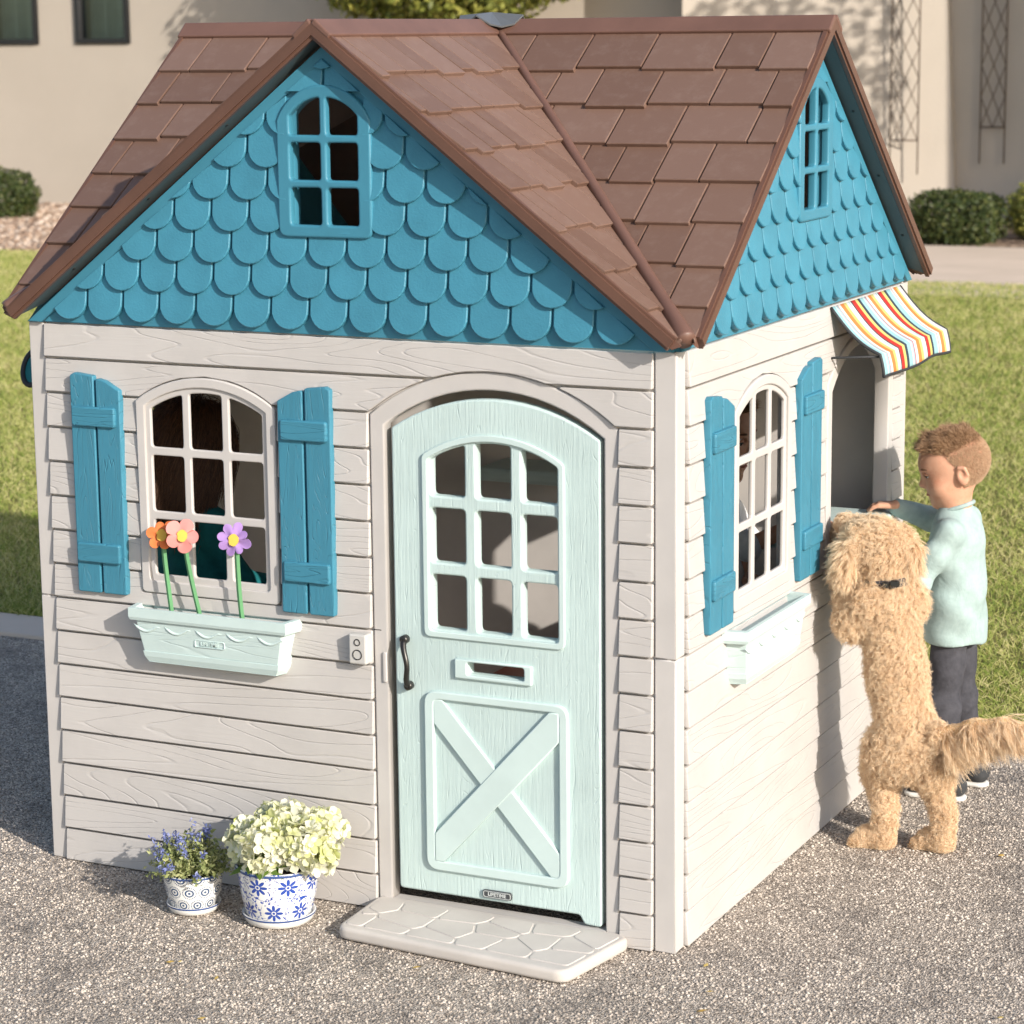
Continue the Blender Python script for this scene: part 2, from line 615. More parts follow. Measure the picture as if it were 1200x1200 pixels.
# gravel: two sizes of chips, dark patches painting the shade of dents, warm and grey chips
n = NT('gravel'); v = n.coords()
cellc = n.voro(v, 210, 'F1', 'Color')
sx = n.node('ShaderNodeSeparateColor'); n.put(sx.inputs[0], cellc)
chip = n.ramp(sx.outputs[0], [(0, (.14, .116, .097)), (.3, (.31, .266, .225)), (.6, (.46, .40, .34)), (1, (.60, .53, .456))])
patch = n.noise(v, 4.2, 5, .65)
chip = n.mix(n.ramp(patch, [(.34, (.5, .5, .5)), (.50, (0, 0, 0))]), chip, (.14, .125, .115))
hgt = n.math('ADD', n.math('MULTIPLY', n.voro(v, 210), -1.0), n.math('MULTIPLY', n.noise(v, 30, 3), 1.2))
MAT['gravel'] = n.done(chip, .9, n.bump(hgt, 1.0, .006), .25)
# lawn soil under the blades
n = NT('lawn'); v = n.coords()
f = n.noise(v, 2.2, 5, .6)
c = n.ramp(f, [(.3, (.15, .15, .04)), (.5, (.21, .20, .06)), (.72, (.28, .25, .10))])
c = n.mix(n.ramp(n.noise(v, 60, 4, .7), [(.35, (0, 0, 0)), (.7, (1, 1, 1))]), c, (.25, .225, .085))
MAT['lawn'] = n.done(c, .9, n.bump(n.noise(v, 120, 4), .8, .02), .1)
n = NT('concrete'); v = n.coords()
c = n.ramp(n.noise(v, 1.4, 6, .65), [(.3, (.56, .46, .37)), (.7, (.66, .545, .45))])
MAT['concrete'] = n.done(c, .85, n.bump(n.noise(v, 160, 3), .4, .003), .2)
n = NT('mulch'); v = n.coords()
c = n.ramp(n.voro(v, 16, 'F1', 'Color'), [(.1, (.18, .12, .085)), (.9, (.44, .33, .25))])
MAT['mulch'] = n.done(c, .9, n.bump(n.voro(v, 16), 1.0, .03), .2)
MAT['soil'] = m_plain('soil', (.2, .165, .125), .9, .2)
n = NT('stucco'); v = n.coords()
c = n.ramp(n.noise(v, .55, 6, .6), [(.3, (.46, .405, .34)), (.7, (.52, .46, .39))])
MAT['stucco'] = n.done(c, .9, n.bump(n.noise(v, 45, 4, .6), .35, .012), .15)
MAT['winframe'] = m_plain('dark_window_frame', (.022, .022, .022), .45)
MAT['curtain'] = m_plain('white_curtain', (.62, .62, .6), .8)
MAT['room'] = m_plain('dim_room', (.12, .13, .12), .9)
MAT['wire'] = m_plain('rusty_wire', (.10, .065, .045), .7)
n = NT('window_glass')
gl = n.node('ShaderNodeBsdfGlossy'); gl.inputs['Roughness'].default_value = .02
tr = n.node('ShaderNodeBsdfTransparent'); tr.inputs[0].default_value = (.85, .92, .88, 1)
fr = n.node('ShaderNodeFresnel'); fr.inputs[0].default_value = 1.6
mx = n.node('ShaderNodeMixShader')
n.put(mx.inputs[0], fr.outputs[0]); n.put(mx.inputs[1], tr.outputs[0]); n.put(mx.inputs[2], gl.outputs[0])
n.t.links.new(mx.outputs[0], n.out.inputs[0])
MAT['glass'] = n.m

sheet('ground', -250, 250, -150, 250, -.04, 'soil')
sheet('gravel_yard', -30, 30, -30, 1.80, 0, 'gravel')
sheet('lawn', -40, 30, 2.04, 14.2, 0, 'lawn')
sheet('planting_bed', -40, -6.8, 14.2, 20.0, .0, 'mulch')
sheet('path', -6.8, 30, 13.3, 17.5, .006, 'concrete')
sheet('planting_strip', -6.8, 30, 17.5, 20.5, .002, 'mulch')
kb = box('kerb', (-40, 1.80, -.03), (30, 2.04, .014), 'concrete', None, .012)
kb['kind'] = 'structure'

def in_view(P, pad=.1):
    """points that fall inside the padded picture"""
    d = P - np.array(CAM)
    z = d @ np.array(fw)
    x = .5 + fpx / 1200 * (d @ np.array(r2)) / z
    y = .5 - fpx / 1200 * (d @ np.array(u2)) / z
    return (z > .5) & (x > -pad) & (x < 1 + pad) & (y > -pad) & (y < 1 + pad)

# loose gravel chips
def stones(name, N, xr, yr, smin, smax, mat, z=0.0, pad=.12, keep=None):
    P = np.stack([RNG.uniform(*xr, N), RNG.uniform(*yr, N), np.full(N, z)], 1)
    k = in_view(P, pad)
    if keep is not None:
        k &= keep(P)
    P = P[k]; N = len(P)
    s = smin + (smax - smin) * RNG.random(N) ** 2.2
    oct_v = np.array([(1, 0, 0), (-.5, .87, 0), (-.5, -.87, 0), (.3, .5, .8), (-.6, 0, .75), (.3, -.5, .85), (0, 0, -.5)])
    oct_f = np.array([(3, 4, 5), (0, 1, 3), (1, 4, 3), (1, 2, 4), (2, 5, 4), (2, 0, 5), (0, 3, 5)])
    a = RNG.random(N) * 6.283
    ca, sa = np.cos(a), np.sin(a)
    L = oct_v[None] * (1 + .5 * (RNG.random((N, 7, 3)) - .5)) * s[:, None, None]
    X = L[..., 0] * ca[:, None] - L[..., 1] * sa[:, None]
    Y = (L[..., 0] * sa[:, None] + L[..., 1] * ca[:, None]) * .8
    V = np.stack([X, Y, L[..., 2] * .75], -1) + P[:, None]
    F = oct_f[None] + 7 * np.arange(N)[:, None, None]
    me = np_mesh(name, V.reshape(-1, 3), F.reshape(-1, 3))
    at = me.attributes.new('tone', 'FLOAT', 'POINT')
    at.data.foreach_set('value', np.repeat(RNG.random(N).astype(np.float32), 7))
    o = link(name, me, mat)
    return o

def tone_mat(name, stops, rough=.9, noise_mix=None):
    n = NT(name)
    a = n.node('ShaderNodeAttribute', attribute_name='tone').outputs['Fac']
    c = n.ramp(a, stops)
    if noise_mix:
        scale, lo, hi, dark = noise_mix  # dark noise patches put the shade of dents into the chip colour
        cv = n.coords()
        c = n.mix(n.ramp(n.noise(cv, scale, 5, .65), [(lo, (.7, .7, .7)), (hi, (0, 0, 0))]), c, dark)
        c = n.mix(n.ramp(n.noise(cv, scale * 4.5, 3, .6), [(.30, (.7, .7, .7)), (.46, (0, 0, 0))]), c, dark)
    return n.done(c, rough, None, .2)
MAT['chips'] = tone_mat('gravel_chips', [(0, (.19, .160, .135)), (.18, (.37, .32, .272)), (.5, (.54, .472, .405)), (.85, (.63, .553, .478)), (1, (.70, .622, .543))], .85, (4.2, .32, .48, (.20, .178, .16)))
MAT['pebbles'] = tone_mat('bed_pebbles', [(0, (.20, .13, .09)), (.5, (.36, .26, .19)), (1, (.58, .48, .40))])
g = stones('gravel', 210000, (-3.6, 1.6), (-2.2, 1.8), .0020, .0052, 'chips', .0, .06,
           lambda P: ~((P[:, 0] > -1.6) & (P[:, 0] < -.02) & (P[:, 1] > .02) & (P[:, 1] < 1.6)))
tag(g, 'loose grey and beige gravel chips spread over the yard', 'gravel', None, 'stuff')
g = stones('pebbles', 16000, (-20, -11), (14.2, 19.8), .02, .055, 'pebbles', .005)
tag(g, 'tan river pebbles lying in the bed under the stucco wall', 'pebbles', None, 'stuff')

# grass blades
def grass_blades(N):
    y = 2.03 + (14.2 - 2.03) * RNG.random(N) ** 1.5
    x = RNG.uniform(-15, 3.5, N)
    P = np.stack([x, y, np.zeros(N)], 1)
    P = P[in_view(P, .08)]
    # nothing behind the playhouse can be seen
    d = P - np.array(CAM)
    P = P[~((P[:, 0] + 1.55 > (P[:, 1] - 1.9) * -.85) & (P[:, 0] < -.15 - (P[:, 1] - 1.62) * .30 - .12))] if True else P
    N = len(P)
    a = RNG.random(N) * 6.283
    h = .022 + .03 * RNG.random(N)
    lean = .012 + .035 * RNG.random(N)
    K = 4
    t = np.linspace(0, 1, K)
    Q = P[:, None, :] + np.stack([np.cos(a)[:, None] * lean[:, None] * t ** 1.8, np.sin(a)[:, None] * lean[:, None] * t ** 1.8, h[:, None] * (t - .25 * t * t)], -1)
    wid = .0011 * (1 + .07 * (P[:, 1] - 2))
    return Q, wid[:, None] * np.array([1, .95, .7, .12])
n = NT('grass_blade')
hi = n.node('ShaderNodeHairInfo')
v = n.node('ShaderNodeNewGeometry').outputs['Position']
pt = n.noise(v, 1.6, 4, .6)
fa = n.math('ADD', n.math('MULTIPLY', hi.outputs['Random'], .55), n.math('MULTIPLY', pt, .6))
c = n.ramp(fa, [(.2, (.10, .17, .025)), (.42, (.21, .275, .05)), (.62, (.36, .37, .11)), (.85, (.56, .50, .25))])
n.done(c, .6, None, .25)
MAT['grass'] = n.m
Q, rad = grass_blades(620000)
gr = strands('grass', Q, rad, MAT['grass'], None)
tag(gr, 'short yellow-green lawn grass growing beyond the concrete kerb', 'grass', None, 'stuff')

# ------------------------------------------------------------------ the stucco building far behind
bld = empty('stucco_building', (-5.2, 20, 0))
tag(bld, 'tan stucco building with dark framed windows behind the lawn', 'building')
WF = Matrix(((1, 0, 0, 0), (0, 0, -1, 20), (0, 1, 0, 0), (0, 0, 0, 1)))
xl = [(-15.62, -14.874), (-16.91, -16.165)]
plate('wall', [[(-40, -.1), (-7.0, -.1), (-7.0, 6), (-40, 6)]] + [rect(a, b, 1.87, 3.1) for a, b in xl], -.7, 0, 'stucco', bld, WF, .02)
V = [(-7.7, 19.3, -.1), (-5.08, 20.25, -.1), (-5.08, 20.8, -.1), (-7.7, 20.8, -.1), (-7.7, 19.3, 6), (-5.45, 20.25, 6), (-5.45, 20.8, 6), (-7.7, 20.8, 6)]
link('buttress', mesh('buttress', V, [(0, 1, 5, 4), (1, 2, 6, 5), (3, 0, 4, 7), (4, 5, 6, 7)]), 'stucco', bld)
WB = Matrix(((1, 0, 0, 0), (0, 0, -1, 20.36), (0, 1, 0, 0), (0, 0, 0, 1)))
plate('wall', [rect(-5.6, 0.4, -.1, 6)], -.3, 0, 'stucco', bld, WB, .02)
link('shade_block', mesh('shade_block', *box_geo((-.12, 17.7, -.1), (8, 26, 8.0))), 'stucco', bld)  # unseen block, added to throw shade on the right-hand wall
for a, b in xl:
    fr_ = plate('window', [rect(a, b, 1.87, 3.1), rect(a + .06, b - .06, 1.93, 3.04)], -.12, .03, 'winframe', bld, WF, .006)
    plate('pane', [rect(a + .05, b - .05, 1.92, 3.05)], -.06, -.05, 'glass', fr_, WF, .001, 0)
    V, F = [], []
    for i in range(41):
        u = a + (b - a) * i / 40
        for z in (1.87, 3.1):
            V.append((u, 20.3 + .03 * math.sin(i * 1.9), z))
    for i in range(40):
        if i / 40 < .72:
            F.append((2 * i, 2 * i + 2, 2 * i + 3, 2 * i + 1))
    link('curtain', mesh('curtain', V, F), 'curtain', fr_)
    link('room_back', mesh('room_back', *box_geo((a + .01, 20.6, 1.88), (b - .01, 20.65, 3.09))), 'room', fr_)

def trellis(x0, x1, y, z0, zl, label):
    t = empty('wire_trellis', ((x0 + x1) / 2, y, zl))
    tag(t, label, 'trellis', 'wire trellises on the stucco walls')
    top = 4.6
    for x in (x0, x1):
        tube('upright', [(x, y, zl), (x, y, top)], .008, 'wire', t, 6)
    for z in (z0, top):
        tube('rail', [(x0, y, z), (x1, y, z)], .008, 'wire', t, 6)
    wd = x1 - x0
    hh = .62
    z = z0
    k = 0
    while z < top - .1:
        z1 = min(z + hh, top)
        f = (z1 - z) / hh
        tube('lattice_wire', [(x0, y + .004, z), (x0 + wd * f, y + .004, z1)], .0052, 'wire', t, 5)
        tube('lattice_wire', [(x1, y - .010, z), (x1 - wd * f, y - .010, z1)], .0052, 'wire', t, 5)
        zm = z + hh / 2
        if zm + hh / 2 <= top:
            tube('lattice_wire', [((x0 + x1) / 2, y + .004, z), (x1, y + .004, zm)], .0052, 'wire', t, 5)
            tube('lattice_wire', [((x0 + x1) / 2, y - .010, z), (x0, y - .010, zm)], .0052, 'wire', t, 5)
            tube('lattice_wire', [(x0, y + .004, zm), ((x0 + x1) / 2, y + .004, z1)], .0052, 'wire', t, 5)
            tube('lattice_wire', [(x1, y - .010, zm), ((x0 + x1) / 2, y - .010, z1)], .0052, 'wire', t, 5)
        z += hh
trellis(-5.71, -5.42, 19.98, .84, .50, 'wire lattice trellis on the sunlit stucco wall')
trellis(-4.87, -4.62, 20.30, .965, .60, 'wire lattice trellis on the shaded stucco wall')

# ------------------------------------------------------------------ shrubs and trees
def leaf_mat(name, stops, rough=.5, trans=.25):
    n = NT(name)
    a = n.node('ShaderNodeAttribute', attribute_name='tone').outputs['Fac']
    c = n.ramp(a, stops)
    n.done(c, rough, None, .35)
    tl = n.node('ShaderNodeBsdfTranslucent'); n.put(tl.inputs[0], c)
    mx = n.node('ShaderNodeMixShader'); mx.inputs[0].default_value = trans
    n.put(mx.inputs[1], n.b.outputs[0]); n.put(mx.inputs[2], tl.outputs[0])
    n.t.links.new(mx.outputs[0], n.out.inputs[0])
    return n.m
MAT['leaf_hedge'] = leaf_mat('hedge_leaf', [(0, (.025, .045, .012)), (.6, (.06, .085, .022)), (1, (.13, .14, .04))])
MAT['leaf_pale'] = leaf_mat('pale_leaf', [(0, (.10, .12, .025)), (.6, (.24, .26, .05)), (1, (.42, .40, .10))])
MAT['bark'] = m_plain('bark', (.09, .065, .045), .9, .25, 60, .6)

def leaves_mesh(name, C, Nrm, size, rng, tone=None):
    """little bent leaves: 2 quads each"""
    N = len(C)
    a = rng.normal(size=(N, 3)); a -= (a * Nrm).sum(1)[:, None] * Nrm
    a /= np.linalg.norm(a, axis=1)[:, None]
    b = np.cross(Nrm, a)
    s = size * (.6 + .8 * rng.random(N))[:, None]
    V = np.stack([C - a * s * .1, C + a * s * .45 + b * s * .28, C + a * s * .5 + Nrm * s * .12, C + a * s * .45 - b * s * .28, C + a * s], 1)
    F = np.array([(0, 1, 2), (0, 2, 3), (1, 4, 2), (2, 4, 3)])[None] + 5 * np.arange(N)[:, None, None]
    me = np_mesh(name, V.reshape(-1, 3), F.reshape(-1, 3))
    at = me.attributes.new('tone', 'FLOAT', 'POINT')
    t = rng.random(N) if tone is None else tone
    at.data.foreach_set('value', np.repeat(t.astype(np.float32), 5))
    return me

def lump(p, s, seed):
    q = p * s + seed * 7.31
    return (np.sin(q[:, 0] * 1.3 + 1.7 * np.sin(q[:, 1])) + np.sin(q[:, 1] * 1.7 + 1.3 * np.sin(q[:, 2] + seed)) + np.sin(q[:, 2] * 1.9 + 1.5 * np.sin(q[:, 0]))) / 3

def shrub(name, label, c, r, N, size, mat, boxy=2.0, seed=1, group=None, z_trunk=None, cat='shrub'):
    rng = np.random.default_rng(seed)
    d = rng.normal(size=(N, 3))
    d /= (np.abs(d) ** boxy).sum(1)[:, None] ** (1 / boxy)
    rad = (1 - .45 * rng.random(N) ** 2.2)
    dn = d / np.linalg.norm(d, axis=1)[:, None]
    rad *= 1 + .10 * lump(dn, 5, seed) + .06 * lump(dn, 13, seed + 2)
    P = np.array(c) + d * rad[:, None] * np.array(r)
    P = P[P[:, 2] > .01]
    nr = rng.normal(size=P.shape) * .8 + (P - np.array(c)) / np.array(r) + np.array([0, 0, .4])
    nr /= np.linalg.norm(nr, axis=1)[:, None]
    root = empty(name, (c[0], c[1], 0))
    tag(root, label, cat, group)
    link('crown', leaves_mesh('crown', P, nr, size, rng), mat, root)
    base = 0
    top = c[2]
    rt_ = .03 if z_trunk is None else z_trunk
    V, F = tube_geo([(c[0], c[1], base), (c[0] + .02, c[1], top * .5), (c[0], c[1] + .03, top)], [rt_, rt_ * .8, rt_ * .4], 8)
    nb = len(V)
    for k in range(7):
        a = k * .9 + seed
        e = Vector((c[0] + r[0] * .65 * math.cos(a), c[1] + r[1] * .65 * math.sin(a), c[2] + r[2] * (.1 + .45 * ((k * 37) % 10) / 10)))
        s = Vector((c[0], c[1], top * (.3 + .08 * k)))
        v2, f2 = tube_geo([s, (s + e) / 2 + Vector((0, 0, .04)), e], [rt_ * .45, rt_ * .3, rt_ * .12], 6)
        F += [tuple(i + nb for i in f) for f in f2]; V += v2; nb = len(V)
    link('trunk', mesh('trunk', V, F), 'bark', root, None, True)
    return root
shrub('clipped_shrub', 'dark green clipped boxy shrub beside the path', (-4.42, 17.85, .23), (.42, .34, .24), 9000, .035, 'leaf_hedge', 4.0, 3)
shrub('clipped_shrub', 'yellow-green loose shrub next to the boxy dark shrub', (-3.72, 18.5, .26), (.36, .34, .28), 6000, .04, 'leaf_pale', 2.4, 4)
shrub('clipped_shrub', 'dark rounded shrub beside the shaded stucco wall', (-3.3, 19.4, .24), (.4, .3, .28), 4000, .04, 'leaf_hedge', 2.4, 9)
shrub('round_shrub', 'round green shrub on the pebble bed under the window', (-15.25, 17.75, .24), (.55, .45, .31), 9000, .04, 'leaf_hedge', 2.2, 5)
shrub('small_tree', 'leafy yellow-green tree standing before the stucco wall', (-10.3, 19.1, 2.95), (1.6, .7, .95), 15000, .09, 'leaf_pale', 2.2, 6, None, .07, 'tree')
shrub('yard_tree', 'airy tree beside the path shading the stucco wall', (-.95, 16.6, 4.2), (1.1, 1.0, 1.3), 1500, .13, 'leaf_hedge', 2.0, 8, None, .08, 'tree')

# ================================================================== THE PLAYHOUSE
house = empty('playhouse', (0, 0, 0))
tag(house, 'childrens plastic playhouse with blue scalloped gables and brown shingle roof', 'playhouse')
ZR = [HH - .0811 * k for k in range(17)]           # joints of the siding rows, top to bottom
SEAM = ZR[8]

def build_wall(name, M, u0, u1, ops, inner_holes, boards=True, trim_w=(.042, .046)):
    wall = plate(name, [rect(u0 + .004, u1 - .004, .0, HH)] + inner_holes, -.022, -.008, 'panel', house, M, .002, 1)
    # corner trims, upper and lower halves meeting at the seam
    for a, b in ((u0 + .0005, u0 + trim_w[0]), (u1 - trim_w[1], u1 - .0005)):
        plate('corner_trim', [rect(a, b, .001, SEAM - .001)], -.012, 0, 'trim', wall, M, .003)
        plate('corner_trim', [rect(a, b, SEAM + .001, HH - .0005)], -.012, 0, 'trim', wall, M, .003)
    if boards:
        for k in range(16):
            zb, za = ZR[k] - .0030, ZR[k + 1] + .0030
            for P in row_polys(max(za, .002), zb, u0 + trim_w[0] + .003, u1 - trim_w[1] - .003, ops):
                if area(P) > 2e-4:
                    plate('board', [fillet(P, .003, 2)], -.010, .0045, 'wall', wall, M, .0022, 1, (za, zb, .0058))
    return wall

def hole_grid(x0, x1, z0, zs, za, cols, rows, mun, r=.008):
    """rounded panes of an arched window as holes"""
    out = []
    wdt = (x1 - x0 - mun * (cols - 1)) / cols
    h = (za - z0 - mun * (rows - 1)) / rows
    o = Op(x0, x1, z0, zs, za)
    for i in range(cols):
        a = x0 + i * (wdt + mun); b = a + wdt
        for j in range(rows):
            lo = z0 + j * (h + mun); hi = lo + h
            if j < rows - 1:
                P = rect(a, b, lo, hi)
            else:
                top = [(a + (b - a) * q / 6) for q in range(6, -1, -1)]
                P = [(a, lo), (b, lo)] + [(x, o.zc + math.sqrt(max(0, o.R ** 2 - (x - o.c) ** 2))) for x in top]
            out.append(fillet(P, r, 3, 40))
    return out

def window(M, c, parent, w0=-.012):
    g = hole_grid(c - .147, c + .147, .727, 1.112, 1.153, 3, 3, .019)
    wn = plate('window', [fillet(arch_loop(c - .183, c + .183, .684, 1.130, 1.188), .012, 3, 60)] + g, -.0035, .0065, 'trim', parent, M, .003)
    # raised outer moulding
    plate('moulding', [fillet(arch_loop(c - .1835, c + .1835, .6835, 1.130, 1.1885), .012, 3, 60),
                       fillet(arch_loop(c - .160, c + .160, .712, 1.118, 1.166), .010, 3, 60)], -.0, .0125, 'trim', wn, M, .003)
    return wn

def shutter(M, x0, x1, flip, parent):
    """two planks and two battens; the top slopes down towards the window"""
    s = empty('shutter', M @ Vector(((x0 + x1) / 2, .67, .012)), parent)
    mid = (x0 + x1) / 2
    f = (lambda x: x0 + x1 - x) if flip else (lambda x: x)
    A = [(x0, .672), (mid - .003, .672), (mid - .003, 1.181), (x0 + .012, 1.1865), (x0, 1.180)]
    B = [(mid + .003, .672), (x1, .672), (x1, 1.150), (mid + .028, 1.171), (mid + .003, 1.176)]
    for P in (A, B):
        P = [(f(x), z) for x, z in P]
        if flip: P = P[::-1]
        plate('plank', [fillet(P, .005, 2)], .004, .0225, 'blue_v', s, M, .003)
    plate('backing', [rect(mid - .012, mid + .012, .678, 1.165)], .003, .012, 'blue_v', s, M, .001, 0)
    for z0, z1 in ((1.064, 1.110), (.745, .791)):
        P = rect(x0 + .006 if not flip else x0 + .010, x1 - .010 if not flip else x1 - .006, z0, z1)
        plate('batten', [fillet(P, .007, 3)], .018, .0315, 'blue_u', s, M, .004)

def window_box(M, c, parent, text=True):
    # trough: rim, tapered body with scallop swags
    M = M @ Matrix.Scale(.8, 4, (0, 0, 1))
    b = empty('window_box', M @ Vector((c, .53, .01)), parent)
    def ring(hw, d, z):      # hollow tray outline
        return [(c - hw, z, .004), (c + hw, z, .004), (c + hw - .01, z, d), (c - hw + .01, z, d)]
    def loft(name, rings, mat, close_bottom=True):
        V, F = [], []
        for rg in rings: V += rg
        m = 4
        for i in range(len(rings) - 1):
            for k in range(m):
                k2 = (k + 1) % m
                F.append((i * m + k, i * m + k2, (i + 1) * m + k2, (i + 1) * m + k))
        if close_bottom: F.append((0, 1, 2, 3))
        F.append(tuple((len(rings) - 1) * m + k for k in (3, 2, 1, 0)))
        o = link(name, mesh(name, V, F), mat, b, M)
        return soft(o, .006, 3)
    loft('tub', [ring(.178, .050, .527), ring(.186, .056, .540), ring(.204, .066, .627), ring(.200, .062, .629), ring(.185, .05, .56)], 'mint_grain')
    loft('rim', [ring(.2165, .073, .627), ring(.2195, .076, .634), ring(.2195, .076, .655), ring(.206, .064, .6555), ring(.203, .062, .632)], 'mint', False)
    loft('foot_band', [ring(.1795, .0515, .5275), ring(.1875, .0575, .541), ring(.1905, .0595, .553), ring(.18, .05, .5532), ring(.17, .04, .53)], 'mint')
    # hanging swags along the upper front
    for k in range(5):
        x = c - .165 + .0825 * k
        pts = []
        for q in range(9):
            t = q / 8
            pts.append((x - .036 + .072 * t, .6165 - .014 * math.sin(math.pi * min(1, t * 1.15)) - .004 * t, .0657 - .0009 * (1 - math.cos(t * 6.28)) - .0012))
        V, F = tube_geo(pts, [.0005, .0030, .0036, .0036, .0034, .003, .0026, .002, .0005], 6)
        link('swag', mesh('swag', V, F), 'mint', b, M, True)
    if text:
        plate('plaque', [fillet(rect(c - .038, c + .042, .5765, .5935), .004, 3), fillet(rect(c - .036, c + .040, .578, .592), .003, 3)], .056, .0638, 'mint', b, M, .0006, 1)
        lettering('LIFETIME', .0125, M @ Matrix.Translation((c + .002, .585, .0632)), 'mint', b, .0012)
    return b

def lettering(txt, size, M, mat, parent, ext=.0008):
    cu = bpy.data.curves.new('lettering', 'FONT')
    cu.body = txt; cu.size = size; cu.align_x = 'CENTER'; cu.align_y = 'CENTER'; cu.extrude = ext
    cu.offset = size * .02
    ob = bpy.data.objects.new('lettering', cu)
    me = bpy.data.meshes.new_from_object(ob)
    bpy.data.objects.remove(ob)
    return link('lettering', me, mat, parent, M)

# ---- front wall
WC = -1.137
op_win = Op(WC - .186, WC + .186, .681, 1.130, 1.191)
op_door = Op(-.722, -.128, -.1, 1.133, 1.238)
fwall = build_wall('front_wall', FRONT, -HW, 0, [op_win, op_door],
                   [arch_loop(WC - .165, WC + .165, .705, 1.118, 1.170), arch_loop(-.686, -.160, .02, 1.112, 1.200)], True, (.042, .048))
fwin = window(FRONT, WC, house)
shutter(FRONT, -1.492, -1.357, False, house)
shutter(FRONT, -.940, -.806, True, house)
window_box(FRONT, -1.12, house)
# door frame
plate('door_frame', [[(-.719, .0), (-.6835, .0), (-.6835, 1.108)] + arc_pts(-.6835, -.162, 1.108, 1.197, 16, False)[1:-1] + [(-.162, 1.108), (-.162, 0), (-.130, 0), (-.130, 1.131)] + arc_pts(-.719, -.130, 1.131, 1.2355, 18)[1:-1] + [(-.719, 1.131)]],
      -.034, .0015, 'trim', house, FRONT, .004)
plate('seam_shade', [rect(-.7185, -.6995, SEAM - .001, SEAM + .0012)], .0, .0019, 'gap', house, FRONT, .0003, 0)  # near-black strip on the frame, the seam gap's shade put into colour
box('threshold', (-.686, -.004, .0), (-.16, .034, .03), 'trim', house)
# door leaf
door_holes = hole_grid(-.574, -.272, .664, 1.040, 1.081, 3, 3, .026, .010)
slot = fillet(rect(-.487, -.352, .569, .5965), .006, 3)
DL = [(-.668, .056), (-.225, .056), (-.214, .036), (-.172, .034), (-.172, 1.103)] + arc_pts(-.668, -.172, 1.103, 1.177, 16)[1:-1] + [(-.668, 1.103)]
door = plate('door', [fillet(DL, .01, 3, 30)] + door_holes + [slot], -.032, -.002, 'mint_door', house, FRONT, .0045)
door['label'] = 'mint green door with nine open panes and a mail slot'
def frame_ring(name, outer, inner, w0, w1, mat, parent, bevel=.003):
    return plate(name, [outer, inner], w0, w1, mat, parent, FRONT, bevel)
frame_ring('pane_surround', fillet(arch_loop(-.592, -.254, .646, 1.048, 1.100), .016, 4, 40), fillet(arch_loop(-.579, -.267, .659, 1.041, 1.086), .012, 4, 40), -.004, .0042, 'mint', door, .002)
frame_ring('panel_frame', fillet(rect(-.594, -.247, .113, .524), .030, 5), fillet(rect(-.571, -.268, .135, .506), .014, 4), -.004, .0072, 'mint', door, .003)
frame_ring('slot_frame', fillet(rect(-.518, -.332, .559, .603), .004, 2), fillet(rect(-.488, -.350, .568, .5975), .006, 3), -.004, .0062, 'mint', door, .003)
def brace(p, q, wdt, w1):
    p, q = Vector(p), Vector(q)
    L = [(-.571, .135), (-.268, .135), (-.268, .506), (-.571, .506)]
    d = (q - p).normalized(); nn = Vector((-d.y, d.x)); c = nn.dot(p)
    P = clip(clip(L, nn.x, nn.y, c + wdt / 2), -nn.x, -nn.y, -c + wdt / 2)
    plate('brace', [P], -.004, w1, 'mint', door, FRONT, .002)
brace((-.571, .490), (-.268, .150), .052, .0058)
brace((-.571, .155), (-.268, .486), .060, .0082)
plate('badge', [fillet(rect(-.457, -.386, .0655, .0835), .006, 3)], -.002, .0042, 'logo_dark', door, FRONT, .001)
plate('badge_border', [fillet(rect(-.455, -.388, .0672, .0818), .005, 3), fillet(rect(-.4535, -.3895, .0685, .0805), .004, 3)], .003, .0049, 'logo_light', door, FRONT, .0002, 0)
lettering('LIFETIME', .0115, FRONT @ Matrix.Translation((-.4215, .0745, .0045)), 'logo_light', door, .0006)
hp = []
for k in range(13):
    t = k / 12
    hp.append((-.640 + .009 * t + .011 * math.sin(math.pi * t) ** 2, -.006 - .020 * math.sin(math.pi * t) ** .6, .634 - .104 * t))
hd = tube('handle', hp, [.0085] + [.0072 - .0012 * math.sin(math.pi * k / 12) for k in range(1, 12)] + [.0085], 'metal', door, 10)
for p in (hp[0], hp[-1]):
    V, F = tube_geo([(p[0], p[1] + .008, p[2]), (p[0], p[1] - .0065, p[2]), (p[0], p[1] - .008, p[2])], [.010, .0095, .006], 14)
    link('bolt', mesh('bolt', V, F), 'metal', door, None, True)
# strap on the frame by the handle
plate('latch_tab', [fillet(rect(-.6965, -.6855, .53, .60), .005, 3)], .0, .0060, 'trim', house, FRONT, .003)
# doorbell
bell = box('doorbell', (-.768, -.030, .572), (-.724, -.002, .640), 'bell', house, .004)
V, F = [], []
for cx_, cz_, rr in ((-.746, .594, .011), (-.746, .622, .007)):
    pts = [(cx_ + rr * math.cos(a * .3142), -.0302, cz_ + rr * math.sin(a * .3142)) for a in range(21)]
    v2, f2 = tube_geo(pts, .0013, 6)
    F += [tuple(i + len(V) for i in f) for f in f2]; V += v2
link('button_ring', mesh('button_ring', V, F), 'metal', bell, None, True)

